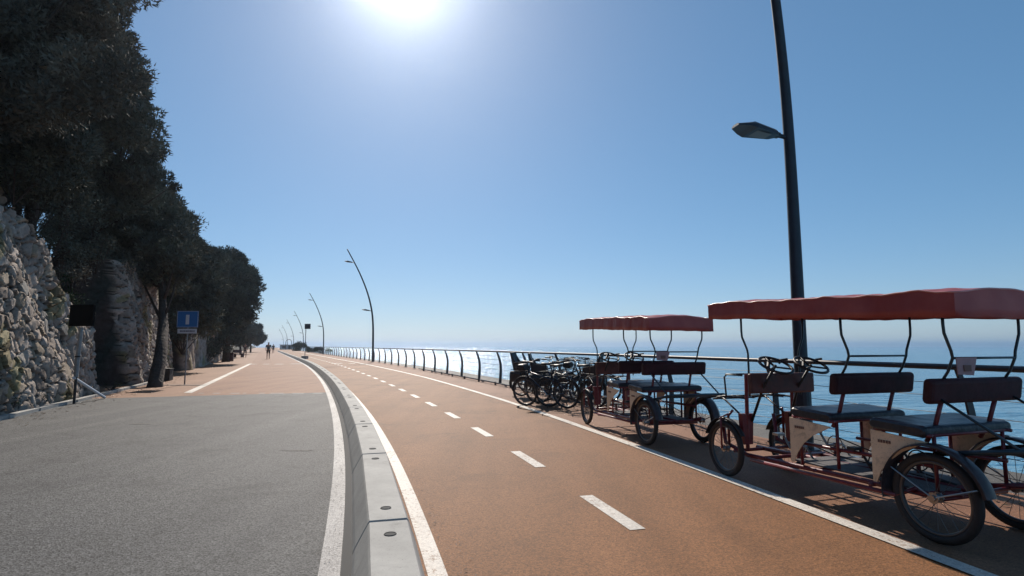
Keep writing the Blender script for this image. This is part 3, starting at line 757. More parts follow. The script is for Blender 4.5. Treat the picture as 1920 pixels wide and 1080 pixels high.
    # canopy fabric: crowned roof + valance with slack and thickness
    rr_ = random.Random(hash(label) % 1000); b = MB(); y0_, y1_ = -.27, 2.33; hw = .51; NX, NY = 14, 44; vs = []; T_ = .004
    def roof(u, y):
        t = (y - y0_) / (y1_ - y0_); z = cz(y) + .175 + sag[0] * math.sin(math.pi * t)
        e = min((y - y0_), (y1_ - y)) ; z -= .018 * max(0, 1 - e / .30) ** 1.5
        z += .04 * (1 - abs(u) ** 2.2) + .02 * max(0, 1 - abs(y - y0_) / .8)
        d = min(abs(y - q) for q in (0, .80, 1.96)); z -= .012 * min(1, d / .3)
        return z + .004 * math.sin(y * 17 + u * 5) + .003 * math.sin(y * 31 - u * 9)
    top = {}
    for i_ in range(NX + 1):
        for j_ in range(NY + 1):
            u = -1 + 2 * i_ / NX; y = y0_ + (y1_ - y0_) * j_ / NY; top[i_, j_] = len(vs); vs.append((u * hw, y, roof(u, y)))
    fs = [(top[i_, j_], top[i_ + 1, j_], top[i_ + 1, j_ + 1], top[i_, j_ + 1]) for i_ in range(NX) for j_ in range(NY)]
    rim_ = [(i_, 0) for i_ in range(NX)] + [(NX, j_) for j_ in range(NY)] + [(i_, NY) for i_ in range(NX, 0, -1)] + [(0, j_) for j_ in range(NY, 0, -1)]
    prev = [top[q] for q in rim_]
    for lv in range(1, 4):
        cur = []
        for n_, q in enumerate(rim_):
            x, y, z = vs[top[q]]; zb = cz(y) + .004 * math.sin(n_ * .31) + .003 * math.sin(n_ * 1.37 + 1.2 * math.sin(n_ * .7)) - .006 * max(0, math.sin(n_ * .19)); f = lv / 3; zz = z + (zb - z) * f
            k = 1 + .012 * math.sin(n_ * 1.1) * f + .01 * f
            cur.append(len(vs)); vs.append((x * k, .5 * (y0_ + y1_) + (y - .5 * (y0_ + y1_)) * (1 + .004 * math.sin(n_ * 1.3) * f), zz))
        for n_ in range(len(rim_)): m_ = (n_ + 1) % len(rim_); fs.append((prev[n_], cur[n_], cur[m_], prev[m_]))
        prev = cur
    cp = b.add(vs, fs).build('canopy', M['canopy'], r, smooth=True); smooth_angle(cp, 45)
    sm = cp.modifiers.new('thick', 'SOLIDIFY'); sm.thickness = .004; sm.offset = -1
    pk = MB(); pk.tube([(vs[top[q]][0] * 1.004, vs[top[q]][1], vs[top[q]][2] + .003) for q in rim_], .0065, 6, closed=True); pk.build('hem_glare', M['hem_glare'], cp, smooth=True)  # hem tube along the roof edge, coloured as its sunlit highlight
    # placard on the rear canopy frame
    pl = MB().prism([(-.345, 1.315), (-.125, 1.315), (-.17, 1.185), (-.335, 1.195)], -.144, -.138, 'y').build('placard', M['placard'], r)
    MB().prism([(-.28, 1.26), (-.20, 1.26), (-.20, 1.215), (-.275, 1.215)], -.150, -.147, 'y').build('printed_mark', M['print'], pl)
    return r
surrey('nearest red-roofed pedal cart, cut off by the right edge', (3.46, 4.33, 0), R(19.3), .10, (.0,))
surrey('second red-roofed pedal cart, parked in front between the bicycles and the nearest cart', (2.34, 8.30, 0), R(15.1), .09, (.02,))

# ------------------------------------------------------------------ bicycles
def bicycle(label, loc, rz, lean, frame_m, extra, steer=0.0):
    r = empty('bicycle', label, 'bicycle', loc, rz, 'dark bicycles parked by the railing'); r.rotation_euler = (0, R(lean), rz)
    Rw = .335; wb = 1.06
    b = MB(); bb = (0, .0, .29); st = (0, -.20, .78); hd_t = (0, .48, .86); hd_b = (0, .54, .70); ra = (0, -.44, Rw)
    b.tube([bb, st], .017, 8); b.tube([bb, hd_b], .02, 8); b.tube([(0, -.14, .62), (0, .50, .80)], .016, 8) if extra != 'step' else b.tube([(0, -.08, .45), (0, .2, .45), (0, .52, .74)], .018, 8)
    b.tube([hd_b, hd_t], .02, 8)
    for x in (-.05, .05): b.tube([(x * .4, 0, .29), (x, -.44, Rw)], .010, 6); b.tube([(x * .3, -.18, .72), (x, -.44, Rw)], .009, 6)
    b.build('frame', frame_m, r, smooth=True)
    b = MB()
    for x in (-.055, .055): b.tube([(x * .5, .55, .68), (x, .585, .60), (x, .62, Rw)], .011, 6)
    b.build('fork', frame_m, r, smooth=True)
    wheel(r, (0, -.44, Rw), Rw, tw=.022, nsp=24); wheel(r, (0, .62, Rw), Rw, tw=.022, nsp=24)
    for y, a0, a1 in ((-.44, 30, 200), (.62, 5, 140)):
        mg = MB(); arc_band(mg, (0, y, Rw), Rw + .03, .05, a0, a1); mg.build('mudguard', M['black'], r, smooth=True)
    b = MB(); b.tube([(0, -.20, .76), (0, -.225, .92)], .013, 8); b.build('seat_post', M['chrome'], r)
    sd_ = MB(); vs = []; NN = 10
    for k, (y, hw_, z0) in enumerate(((-.37, .05, .955), (-.34, .085, .965), (-.26, .08, .96), (-.17, .035, .955), (-.08, .018, .95))):
        for q in range(NN): a = 2 * math.pi * q / NN; vs.append((hw_ * math.cos(a), y, z0 + .028 * math.sin(a)))
    sd_.add(vs, [(k * NN + q, k * NN + (q + 1) % NN, (k + 1) * NN + (q + 1) % NN, (k + 1) * NN + q) for k in range(4) for q in range(NN)] + [tuple(range(NN)), tuple(range(4 * NN, 5 * NN))]).build('saddle', M['black'], r, smooth=True)
    hb = MB(); hb.tube([(0, .48, .84), (0, .455, 1.0)], .014, 8); hb.tube([(-.30, .30, 1.06), (-.27, .40, 1.07), (-.1, .47, 1.02), (.1, .47, 1.02), (.27, .40, 1.07), (.30, .30, 1.06)], .012, 8)
    h_ = hb.build('handlebar', M['dark_metal'], r, smooth=True)
    for x in (-1, 1): MB().tube([(x * .302, .30, 1.06), (x * .31, .19, 1.055)], .017, 8).build('grip', M['black'], h_)
    cr = MB(); cr.tube([(-.07, 0, .29), (.07, 0, .29)], .015, 8); cr.ring((.05, 0, .29), .085, .006, 'x', 20, 6)
    for x, a in ((-.075, 50), (.075, 230)):
        e = (x, .165 * math.cos(R(a)), .29 + .165 * math.sin(R(a))); cr.tube([(x, 0, .29), e], .009, 6); cr.box((x * 1.7, e[1], e[2]), (.08, .08, .02))
    cr.build('crank', M['chrome'], r)
    MB().tube([(-.03, -.02, .27), (-.16, -.03, .0 + .01)], .008, 6).build('kickstand', M['black'], r)
    if extra in ('basket', 'step'):
        b = MB(); y0_, y1_, z0, z1 = .52, .80, .80, 1.02
        for z, g_ in ((z1, .18), (.5 * (z0 + z1), .16), (z0, .14)): b.tube([(-g_, y0_, z), (g_, y0_, z), (g_, y1_ - (.18 - g_), z), (-g_, y1_ - (.18 - g_), z)], .005, 5, closed=True)
        for k in range(7):
            t = -1 + 2 * k / 6; b.tube([(t * .18, y1_, z1), (t * .14, y1_ - .04, z0)], .003, 4); b.tube([(t * .18, y0_, z1), (t * .14, y0_, z0)], .003, 4)
            b.tube([(-.18, y0_ + (y1_ - y0_) * k / 6, z1), (-.14, y0_ + (y1_ - y0_ - .04) * k / 6, z0), (.14, y0_ + (y1_ - y0_ - .04) * k / 6, z0), (.18, y0_ + (y1_ - y0_) * k / 6, z1)], .003, 4)
        b.build('basket', M['black'], r)
        if lean < 0: MB().rbox((0, .65, .90), (.24, .20, .16), .05).build('basket_liner', M['black'], r)
    if extra == 'child':
        b = MB(); b.prism([(-.20, .80), (-.50, .78), (-.64, 1.22), (-.68, 1.22), (-.58, .72), (-.20, .74)], -.14, .14, 'x')
        for x in (-1, 1): b.prism([(-.24, .80), (-.55, .80), (-.66, 1.18), (-.50, .96), (-.26, .93)], x * .14 - .008, x * .14 + .008, 'x'); b.tube([(x * .15, -.3, .78), (x * .15, -.28, .45)], .02, 6)
        b.build('child_seat', M['black'], r)
    if extra == 'child' or lean > 3:
        for x in (-1, 1):
            pn_ = MB(); pn_.rbox((x * .13, -.52, .56), (.13, .34, .30), .05); pn_.build('pannier', M['black'], r)
    rk = MB()
    for x in (-.06, .06): rk.tube([(x, -.22, .74), (x, -.72, .74)], .006, 6); rk.tube([(x, -.44, Rw), (x, -.62, .74)], .005, 6)
    for y in (-.3, -.45, -.6, -.72): rk.tube([(-.06, y, .74), (.06, y, .74)], .005, 6)
    rk.build('luggage_rack', M['black'], r)
    return r
BK = 1
def gl(px, py): p = G(px, py); return (p.x, p.y, 0)
bicycle('leftmost parked bicycle, with a black child seat behind its saddle', gl(1004, 744), R(-118), 4, M['bluebike'], 'child')
bicycle('parked bicycle in front at left, its wire basket above the front wheel', gl(1030, 764), R(58), -5, M['bluebike'], 'basket')
bicycle('parked low-frame bicycle in the middle of the group, basket facing the railing', gl(1052, 752), R(-72), 5, M['black'], 'step')
bicycle('parked bicycle nearest the second pedal cart, with a child seat', gl(1078, 765), R(66), -4, M['dark_metal'], 'child')
bicycle('parked bicycle at the back of the group, hard against the railing', gl(1070, 745), R(-60), 4, M['bluebike'], 'basket')
bicycle('bicycle half hidden behind the second pedal cart', gl(1112, 752), R(60), -4, M['black'], 'basket')

bicycle('parked bicycle squeezed in behind the leftmost one, saddle towards the sea', gl(1018, 736), R(-95), 3, M['black'], 'basket')
bicycle('parked bicycle with a black child seat in the thick of the group', gl(1044, 757), R(-100), 3, M['bluebike'], 'child')

# ------------------------------------------------------------------ signs, boxes
g = G(346, 721); r = empty('information_sign', 'blue square sign with a white upright bar, a white plate below, on a thin post', 'sign', g, R(0))
MB().tube([(0, 0, 0), (0, 0, 2.66)], .024, 10).build('post', M['galv'], r)
q = MB(); q.prism([(-.385, 2.06), (.385, 2.06), (.385, 2.66), (-.385, 2.66)], -.045, -.030, 'y')
pn = q.build('blue_panel', M['sign_blue'], r)
MB().prism([(-.062, 2.17), (.062, 2.17), (.062, 2.52), (-.062, 2.52)], -.052, -.0485, 'y').build('white_bar', M['sign_white'], pn)
bd = MB()
for (a, c_, d, e) in ((-.375, .375, 2.642, 2.652), (-.375, .375, 2.068, 2.078), (-.375, -.365, 2.078, 2.642), (.365, .375, 2.078, 2.642)): bd.prism([(a, d), (c_, d), (c_, e), (a, e)], -.050, -.047, 'y')
bd.build('border', M['sign_white'], pn)
pl = MB().prism([(-.345, 1.84), (.345, 1.84), (.345, 2.01), (-.345, 2.01)], -.045, -.030, 'y').build('white_plate', M['sign_white'], r)
ik = MB(); x = -.25; rr = random.Random(9)
while x < .25:
    wd = rr.uniform(.02, .045); ik.prism([(x, 1.895), (x + wd, 1.895), (x + wd * .9, 1.955), (x + .004, 1.955)], -.050, -.0475, 'y'); x += wd + .015
ik.build('worn_lettering', M['sign_ink'], pl)

g = G(140, 757); r = empty('board_sign', 'dark square board on a pale post propped by a diagonal strut against the stone wall', 'sign', g, R(-6))
sc_ = g.y / F
def hp(py): return CH + (HOR - py) * g.y / F
MB().prism([(-.23, hp(612)), (.40, hp(612)), (.40, hp(572)), (-.23, hp(572))], -.10, -.04, 'y').build('board', mat('board_black', (.004, .004, .005), .9, spec=.1), r)
MB().tube([(.02, 0, hp(614)), (-.01, 0, hp(668)), (-.02, 0, hp(706))], .05, 10).build('post', M['galv'], r)
MB().tube([(-.02, 0, hp(706)), (-.02, 0, 0)], .03, 10).build('lower_post', M['wood'], r)
e = G(196, 748) - g; e = Matrix.Rotation(R(6), 3, 'Z') @ e
MB().tube([(-.02, -.06, hp(707)), (e.x, e.y, .04)], .035, 8).build('strut', M['sign_white'], r)
MB().ring((-.01, 0, hp(668)), .05, .02, 'z', 16, 6).build('clamp', M['black'], r)

g = G(305, 714); r = empty('planter_box', 'dark box at the foot of the pine trunk by the stone wall', 'box', g, R(15))
b = MB(); b.box((0, 0, .24), (.6, .45, .44)); b.box((0, 0, .475), (.64, .49, .03)); b.build('body', M['wood'], r)
b = MB(); b.box((0, -.235, .30), (.5, .012, .05)); b.build('lid_handle', M['black'], r)
# narrow dark strip laid across the footpath
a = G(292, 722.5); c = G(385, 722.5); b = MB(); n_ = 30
b.box(((a.x + c.x) / 2, a.y, .010), (c.x - a.x, .20, .006)); tag(b.build('dark_strip', M['black']), 'dark narrow strip across the footpath by the blue sign', 'drain')

g = G(432, 678); r = empty('litter_bin', 'dark maroon box beside the distant pine trunk', 'bin', g, R(20))
b = MB(); b.box((0, 0, .40), (.45, .45, .72)); b.box((0, 0, .79), (.5, .5, .05)); b.build('body', M['bin'], r); MB().box((0, -.235, .62), (.3, .015, .1)).build('opening', M['black'], r)
g = G(447, 670); r = empty('bench', 'small dark red bench beside the wall in the distance', 'bench', g, R(70))
MB().box((0, 0, .45), (1.3, .42, .06)).build('seat', M['bin'], r); MB().box((0, .2, .72), (1.3, .05, .35)).build('backrest', M['bin'], r)
for x in (-.55, .55): MB().box((x, 0, .21), (.08, .38, .42)).build('leg', M['bin'], r)

g = G(571.5, 673); r = empty('road_sign', 'small dark square sign on a thin pole standing on the kerb divider', 'sign', g)
s_ = g.y / F
MB().tube([(0, 0, .0), (0, 0, 1.4 + (648 - 608) * s_)], .035, 8).build('post', M['dark_metal'], r)
hh = 1.4 + (648 - 617) * s_; MB().prism([(-.12, hh), (.50, hh), (.50, hh + 9.5 * s_), (-.12, hh + 9.5 * s_)], -.06, -.03, 'y').build('panel', M['dark_metal'], r)
MB().box((0, 0, .16), (.5, .7, .32)).build('footing', M['concrete'], r)

p = C(214, 4.6); r = empty('arched_gate', 'thin dark arch in the far distance over the cycle path', 'arch', p, R(20))
b = MB(); pts_ = [(-.95, 0, 0), (-.95, 0, 2.6)] + [(-.95 * math.cos(R(a)), 0, 2.6 + .95 * math.sin(R(a))) for a in range(20, 180, 20)] + [(.95, 0, 2.6), (.95, 0, 0)]
b.tube(pts_, .09, 8).build('hoop', M['dark_metal'], r, smooth=True)

p = W(537, 650, 205); r = empty('white_hut', 'low white hut in the far distance by the sea railing', 'hut', (p.x, p.y, 0), R(20))
MB().box((0, 0, .8), (4.2, 3, 1.6)).build('wall', M['white_wall'], r); MB().box((0, 0, 1.68), (4.8, 3.5, .14)).build('roof', M['galv'], r)
MB().box((-.8, -1.52, .9), (1.2, .04, .7)).build('window', M['black'], r); MB().box((1.1, -1.52, .75), (.8, .04, 1.4)).build('door', M['wood'], r)

# ------------------------------------------------------------------ trees and shrubs
def leaves(rng, centers, radii, n_per, size, squash=.75):
    """small triangular tufts in irregular clumps; returns verts, faces, tone per vertex"""
    V = []; tones = []
    for c, r in zip(centers, radii):
        n = int(n_per * (r / .8) ** 2)
        # puffs inside the clump
        k = max(4, int(9 * r)); d = rng.normal(size=(k, 3)); d /= np.linalg.norm(d, axis=1)[:, None]
        pc = np.array(c) + d * r * rng.uniform(.35, .85, (k, 1)) * np.array([1, 1, squash]); pr = r * rng.uniform(.28, .52, k); pt = rng.uniform(0, 1, k)
        idx = rng.integers(0, k, n); dd = rng.normal(size=(n, 3)); dd /= np.linalg.norm(dd, axis=1)[:, None]
        pos = pc[idx] + dd * pr[idx][:, None] * np.where(rng.uniform(size=(n, 1)) < .06, rng.uniform(1.0, 1.38, (n, 1)), rng.uniform(.3, 1.15, (n, 1)) ** .6) * np.array([1, 1, .8])
        out = dd + rng.normal(scale=.6, size=(n, 3)) + np.array([0, 0, .35]); out /= np.linalg.norm(out, axis=1)[:, None]
        sd_ = np.cross(out, rng.normal(size=(n, 3))); sd_ /= np.linalg.norm(sd_, axis=1)[:, None] + 1e-9
        s1 = size * rng.uniform(.6, 1.5, (n, 1)); wv = s1 * .26
        t = np.stack([pos - sd_ * wv, pos + sd_ * wv, pos + out * s1 * 1.3 + sd_ * wv * .3], axis=1)
        V.append(t.reshape(-1, 3)); tones.append(np.repeat(np.clip(pt[idx] * .7 + rng.uniform(0, .3, n), 0, 1), 3))
    V = np.concatenate(V); T = np.concatenate(tones); return V, T
def foliage_obj(name, V, T, m, parent, origin):
    me = bpy.data.meshes.new(name); n = len(V); V = V - np.array(origin)
    me.vertices.add(n); me.vertices.foreach_set('co', V.astype(np.float32).ravel())
    me.loops.add(n); me.loops.foreach_set('vertex_index', np.arange(n, dtype=np.int32))
    me.polygons.add(n // 3); me.polygons.foreach_set('loop_start', np.arange(0, n, 3, dtype=np.int32)); me.polygons.foreach_set('loop_total', np.full(n // 3, 3, dtype=np.int32))
    a = me.attributes.new('tone', 'FLOAT', 'POINT'); a.data.foreach_set('value', T.astype(np.float32))
    me.update(); me.materials.append(m); o = bpy.data.objects.new(name, me); COL.objects.link(o); o.parent = parent
    return o
def hill_z(x, y):
    # ground height of the slope at a place (from the profile)
    best = min(np.arange(-5, 200, .5), key=lambda s: (C(s, -12) - Vector((x, y, 0))).length); m_ = C(best, 0); o = -(Vector((x, y, 0)) - m_).length
    k = float(np.interp(best, [0, 15, 22, 40, 80, 160, 440], [1.15, 1.1, .95, .72, .5, .3, .2]))
    if o > -8.4: return 0.0
    return float(np.interp(-o, [-q[0] for q in prof], [q[1] for q in prof])) * k - .3
def tree(label, Y, ell, n, rad, seed, m='pine', base=None, edge=(), dens=420, size=None, trunk_r=.16, name='pine_tree', bend=None, dz=2.2):
    """ell = (px, py, rx, ry) silhouette ellipse in the photo at depth Y; edge = extra (px,py,r,dY) clumps"""
    rng = np.random.default_rng(seed); px, py, rx, ry = ell; cs = []; rs = []
    for k in range(n):
        a = k * 2.399963; q = math.sqrt((k + .5) / n); jx, jy = rng.normal(scale=.06, size=2)
        yy = Y + rng.uniform(-dz, dz) * (1 - q * .4); cs.append(tuple(W(px + rx * (q * math.cos(a) + jx), py + ry * (q * math.sin(a) + jy), yy))); rs.append(rad * rng.uniform(.7, 1.2))
    for (ex, ey, er, dY) in edge: cs.append(tuple(W(ex, ey, Y + dY))); rs.append(er)
    cc = np.mean(np.array(cs), axis=0)
    if base is None:
        bx = cc[0] - 1.5; by = cc[1] + .5; bz = hill_z(bx, by)
    else: bx, by, bz = base
    r = empty(name, label, 'tree', (bx, by, bz), 0, 'pine trees on the slope above the wall')
    top_ = Vector(cc) + Vector((0, 0, rad * .5)); b0 = Vector((bx, by, bz)); mid = (b0 + top_) / 2 + Vector(bend if bend else (-.5, .2, .2))
    path = [b0 + Vector((0, 0, -.4)), b0.lerp(mid, .5) + Vector((.1, 0, 0)), mid, mid.lerp(top_, .6), top_]
    def at(t):
        f = t * (len(path) - 1); i_ = min(int(f), len(path) - 2); return path[i_].lerp(path[i_ + 1], f - i_)
    tb = MB(); tb.tube([at(k / 12) - b0 for k in range(13)], [trunk_r * (1.25 - k / 12 * .95) if k else trunk_r * 1.6 for k in range(13)], 10)
    for c in cs:
        t = rng.uniform(.45, .95); a = at(t) - b0; e = Vector(c) - b0; m_ = (a + e) / 2 + Vector((0, 0, -.25 * rng.uniform(0, 1)))
        tb.tube([a, m_, e], [trunk_r * .32, trunk_r * .2, .02], 5)
    tb.build('trunk', M['bark'], r, smooth=True)
    V, T = leaves(rng, cs, rs, dens * 2.5, size or (.064 + Y * .0018)); foliage_obj('crown', V, T, M[m], r, (bx, by, bz))
    return r
# foreground to distance
tree('towering dark pine at the top left corner, its trunk out of the picture', 13.5, (20, 60, 190, 170), 42, 1.0, 21, 'pine2', trunk_r=.22, dens=620)
tree('pine reaching past the top of the picture, with a loose twiggy right edge', 17, (115, 20, 95, 110), 30, .85, 22, 'pine2', edge=[(195, 12, .5, 0), (210, 40, .45, 0), (232, 66, .30, 0), (206, 88, .45, .5), (248, 85, .16, 0), (222, 10, .25, 0), (242, 42, .16, 0), (240, 100, .16, 0), (252, 62, .12, 0)], dens=520)
tree('dark pine in the middle of the slope, its bulging crown edge below the twiggy one', 19, (175, 175, 95, 95), 30, .85, 23, 'pine', edge=[(252, 130, .5, 0), (266, 170, .45, 0), (274, 205, .5, 0), (278, 232, .4, 0), (262, 150, .5, 0)], dens=560)
tree('broad pine overhanging the recess between the stone walls', 22, (220, 315, 75, 90), 28, .9, 24, 'pine', edge=[(272, 262, .45, 0), (290, 300, .45, 0), (305, 330, .45, 0), (318, 352, .4, 0), (282, 285, .4, 0)], dens=560)
tree('dense pine filling the left of the slope above the first stone wall', 16.5, (60, 250, 120, 100), 36, .9, 25, 'pine', dens=620)
tree('pine above the second stone wall, leaning towards the road', 28, (300, 430, 44, 60), 26, .85, 26, 'pine', edge=[(334, 388, .5, 0), (350, 414, .5, 0), (366, 440, .5, 0), (320, 368, .4, 0), (378, 462, .5, 0)], dens=520)
tree('shaded pine behind the second stone wall', 26, (250, 420, 75, 60), 24, 1.0, 27, 'pine', dens=520)
# the thick trunk leaning in front of wall two carries the crown over it
gb = G(287, 727)
tree('pine with a thick bare brown trunk growing at the foot of the second stone wall', 23.5, (300, 480, 55, 50), 22, .85, 28, 'pine', base=(gb.x, gb.y, 0), trunk_r=.20, bend=(.05, .3, -.5), dens=520)
tree('dark pine behind the blue sign, crown low over the wall', 33, (360, 545, 50, 62), 26, 1.0, 29, 'pine', dens=520)
tree('dark pine filling the slope line between its leaning and spreading neighbours', 38, (372, 510, 42, 46), 22, 1.0, 37, 'pine', edge=[(404, 476, .7, 0), (418, 492, .7, 0)], dens=460)
gb = G(423, 678)
tree('spreading pine with its crown jutting out over the road against the sky', 47, (420, 545, 44, 66), 34, 1.35, 30, 'pine', base=(gb.x, gb.y, 0), trunk_r=.26, bend=(0, 0, 0),
     edge=[(462, 512, 1.0, 0), (470, 540, 1.0, 0), (458, 560, .9, 0), (446, 488, .8, 0), (476, 530, .5, 0), (430, 480, .9, 0)], dens=560)
tree('smaller pine past the spreading one, reaching down near the road', 66, (425, 612, 26, 28), 18, 1.3, 31, 'pine', edge=[(447, 600, .9, 0), (454, 612, .8, 0)], dens=420)
tree('rounded far pine beside the distant road', 92, (452, 628, 18, 17), 14, 1.3, 32, 'pine', dens=420, base=(W(452, 655, 92).x, 92, 0))
tree('last pine of the row, small against the pale horizon', 118, (475, 628, 12, 13), 12, 1.3, 33, 'pine', dens=420, base=(W(470, 655, 118).x, 118, 0))
tree('dim pine filling the gap beyond the far stone wall', 52, (385, 610, 34, 34), 18, 1.3, 34, 'pine', dens=420)
tree('dark backdrop pine high on the slope above the first wall', 24, (95, 130, 130, 130), 34, 1.3, 35, 'pine', dens=460)
tree('dark backdrop pine low on the slope behind the walls', 30, (190, 400, 110, 80), 28, 1.4, 36, 'pine', dens=460)

def shrub(label, c, spread, n, rad, seed, m='shrub', dens=420, size=.06, grp='shrubs on the walls and verges', name='shrub', gz=None):
    rng = np.random.default_rng(seed); c = Vector(c); cs = []; rs = []
    for k in range(n):
        d = rng.normal(size=3) * .5; cs.append((c.x + d[0] * spread[0], c.y + d[1] * spread[1], c.z + d[2] * spread[2])); rs.append(rad * rng.uniform(.6, 1.2))
    base = (c.x, c.y, c.z - spread[2] - rad * .5); r = empty(name, label, 'shrub', base, 0, grp)
    tb = MB()
    for q in cs: tb.tube([(0, 0, 0), Vector(q) - Vector(base)], [.025, .008], 5)
    tb.build('stem', M['bark'], r); V, T = leaves(rng, cs, rs, dens, size); foliage_obj('foliage', V, T, M[m], r, base)
    return r
shrub('dark green creeper bush hanging on the end of the first stone wall', W(118, 560, 16.4), (.35, .5, .9), 12, .42, 41)
shrub('small bush growing out of the first stone wall above the dark board', W(140, 525, 17.0), (.5, .5, .4), 8, .4, 42, 'pine2')
shrub('olive tuft rooted low in the face of the first stone wall', W(62, 600, 13.9), (.15, .3, .25), 6, .22, 43, 'pine2', size=.045)
shrub('undergrowth on top of the first stone wall at the left edge', W(30, 330, 15.2), (1.0, 1.0, .5), 14, .6, 44, 'pine')
shrub('undergrowth spilling over the top of the first wall further along', W(95, 440, 17.2), (1.0, 1.0, .6), 14, .6, 45, 'pine')
shrub('dark scrub filling the recess between the two stone walls', W(180, 480, 20.2), (.9, .8, .8), 16, .7, 46, 'pine')
shrub('scrub along the top of the second stone wall', W(255, 478, 24.5), (1.2, 1.2, .4), 14, .6, 47, 'pine')
shrub('bush where the second stone wall ends, behind the blue sign', W(345, 610, 31), (1.0, 1.6, 1.2), 20, .8, 48, 'pine', size=.09)
shrub('shaded undergrowth below the spreading pine', W(385, 650, 42), (1.2, 2.5, .9), 14, .8, 49, 'pine', size=.11)
pb = W(553, 648, 150); shrub('dark green bush beside the railing in the far distance', (pb.x + 1, 150, 1.3), (1.6, 1.6, .8), 16, 1.0, 50, size=.16)
pb = W(578, 655, 118); shrub('low bush at the railing left of the third street lamp', (pb.x + .6, 118, .7), (1.6, 1.6, .4), 10, .7, 51, size=.14)
pb = W(592, 655, 104); shrub('pale low bush at the railing close to the third street lamp', (pb.x + .8, 104, .6), (1.4, 1.6, .3), 10, .6, 52, 'shrub', size=.14)

shrub('thick undergrowth on the slope edge above the first wall, at the left border', W(-5, 300, 17), (1.6, 1.4, 1.2), 26, .9, 53, 'pine')
shrub('tangled dark scrub under the pines above the first wall', W(60, 370, 18.5), (1.8, 1.4, 1.0), 26, .9, 54, 'pine')
# dry leaves and grit blown along the edges: nobody could count them
def litter(name, bands, n, size, m, seed):
    rng = np.random.default_rng(seed); vs = []; fs = []
    for (o, sp, s0, s1, sg) in bands:
        for _ in range(int(n * (s1 - s0))):
            s_ = rng.uniform(s0, s1); p = C(s_, o + sg * abs(rng.normal(0, sp))); a = rng.uniform(0, 6.28); l = size * rng.uniform(.5, 1.6); h = rng.uniform(.010, .016)
            c_, s2 = math.cos(a) * l, math.sin(a) * l; b_ = len(vs)
            vs += [(p.x - c_, p.y - s2, h), (p.x + s2 * .5, p.y - c_ * .5, h + .3 * l * rng.uniform(0, 1)), (p.x + c_, p.y + s2, h), (p.x - s2 * .5, p.y + c_ * .5, h + .2 * l)]
            fs.append((b_, b_ + 1, b_ + 2, b_ + 3))
    o_ = MB().add(vs, fs).build(name, m); return tag(o_, kind='stuff')
litter('leaf_litter', [(-6.25, .35, 5, 34, 1), (RAIL - .15, .22, 2, 30, -1)], 26, .026, mat('dry_leaves', (.12, .075, .04), .9, noise=30), 3)
litter('road_grit', [(-.30, .10, 1.5, 22, -1), (-6.2, .5, 5, 30, 1), (.37, .12, 1.5, 15, 1)], 40, .007, mat('grit', (.17, .15, .13), .9, noise=40), 4)
for q_, (px_, py_) in enumerate(((20, 775), (64, 765), (118, 752), (208, 733))):
    g_ = G(px_, py_); shrub(('weed tuft at the foot of the first stone wall, nearest the left border', 'second weed tuft along the foot of the first stone wall', 'weed tuft at the wall foot just left of the board sign', 'weed tuft at the foot of the dark recess between the walls')[q_],
        (g_.x, g_.y, .16), (.16, .22, .10), 5, .13, 60 + q_, 'shrub', dens=900, size=.035, grp='weeds at the wall foot')
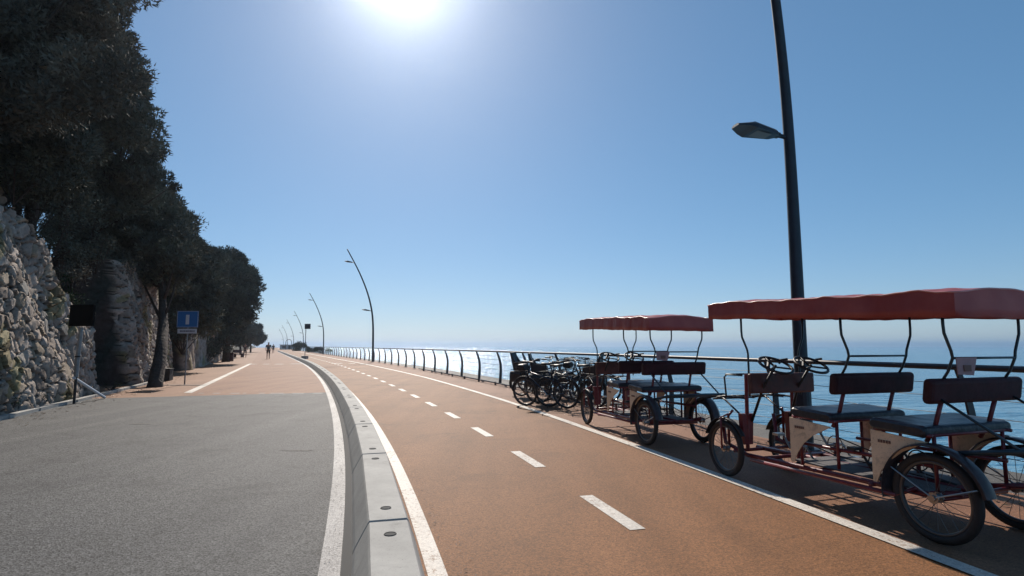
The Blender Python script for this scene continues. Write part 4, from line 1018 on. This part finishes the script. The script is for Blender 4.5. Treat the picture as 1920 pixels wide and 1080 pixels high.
# ------------------------------------------------------------------ people
def person(label, px, py, hgt, shirt, phase=1, rz=0.0, legs_bare=True):
    g = G(px, py); r = empty('person', label, 'person', g, rz); k = hgt / 1.75
    def skin(name, pts_, edges, rad, m, par, sub=1):
        me = bpy.data.meshes.new(name); me.from_pydata([tuple(Vector(p) * k) for p in pts_], edges, []); o = bpy.data.objects.new(name, me); COL.objects.link(o); o.parent = par
        sk = o.modifiers.new('skin', 'SKIN'); sv = me.skin_vertices[0].data if me.skin_vertices else None
        if sv is None:
            import bmesh
            bm = bmesh.new(); bm.from_mesh(me); bm.verts.layers.skin.verify(); bm.to_mesh(me); bm.free(); sv = me.skin_vertices[0].data
        for i_, q in enumerate(rad): sv[i_].radius = (q[0] * k, q[1] * k) if isinstance(q, tuple) else (q * k, q * k)
        sv[0].use_root = True
        ss_ = o.modifiers.new('sub', 'SUBSURF'); ss_.levels = sub; ss_.render_levels = sub; me.materials.append(m); return o
    st = .16 * phase
    P_ = [(0, 0, .95), (0, 0, 1.12), (0, .01, 1.36), (0, .01, 1.47), (0, .03, 1.56), (0, .02, 1.68),
          (-.09, 0, .90), (-.10, st * .7, .50), (-.10, st * .4, .09), (-.10, st * .4 + .12, .03),
          (.09, 0, .90), (.10, -st * .3, .50), (.10, -st * 1.6, .12), (.10, -st * 1.6 + .10, .05),
          (-.19, 0, 1.40), (-.24, -.06 * phase, 1.14), (-.22, .08 * phase + .08, .94), (-.22, .12 * phase + .1, .86),
          (.19, 0, 1.40), (.24, .04 * phase, 1.14), (.22, .14, .96), (.22, .2, .90)]
    E_ = [(0, 1), (1, 2), (2, 3), (3, 4), (4, 5), (0, 6), (6, 7), (7, 8), (8, 9), (0, 10), (10, 11), (11, 12), (12, 13), (2, 14), (14, 15), (15, 16), (16, 17), (2, 18), (18, 19), (19, 20), (20, 21)]
    Rd = [(.14, .10), (.13, .09), (.15, .10), .055, .085, .075, .085, .055, .038, .035, .085, .055, .038, .035, .05, .04, .03, .03, .05, .04, .03, .03]
    skin('body', P_, E_, Rd, M['skin'], r, 2)
    skin('shirt', [(0, 0, .93), (0, 0, 1.14), (0, .01, 1.38), (-.19, 0, 1.41), (-.235, -.05 * phase, 1.20), (.19, 0, 1.41), (.235, .03 * phase, 1.20)], [(0, 1), (1, 2), (2, 3), (3, 4), (2, 5), (5, 6)], [(.165, .12), (.155, .11), (.17, .12), .066, .058, .066, .058], shirt, r, 2)
    skin('shorts', [(0, 0, .97), (-.09, 0, .88), (-.10, st * .6, .56), (.09, 0, .88), (.10, -st * .25, .56)], [(0, 1), (1, 2), (0, 3), (3, 4)], [(.15, .11), .10, .075, .10, .075], M['shorts'], r, 2)
    skin('hair', [(0, -.0, 1.62), (0, .0, 1.72)], [(0, 1)], [.095, .085], M['hair'], r, 2)
    return r
person('person walking on the road in a dark grey top and black shorts', 502.5, 674, 1.78, M['shirt'], 1, R(24))
person('distant person in dark clothes just right of the walking figure', 512, 662.5, 1.7, M['dark_metal'], -1, R(20))
person('person in a dark maroon top walking close to the trees', 459, 671, 1.72, M['shirt2'], -1, R(200))

# ------------------------------------------------------------------ haze: the sea air
b = MB(); b.box((0, 0, 8), (11400, 11400, 33)); hz = b.build('haze', bpy.data.materials.new('sea_haze')); tag(hz, kind='stuff')
m = hz.data.materials[0]; m.use_nodes = True; n = m.node_tree; n.nodes.remove(n.nodes['Principled BSDF'])
pv = n.nodes.new('ShaderNodeVolumePrincipled'); pv.inputs['Color'].default_value = (.70, .78, .90, 1); pv.inputs['Density'].default_value = .00045; pv.inputs['Anisotropy'].default_value = .915
n.links.new(pv.outputs[0], n.nodes['Material Output'].inputs['Volume'])
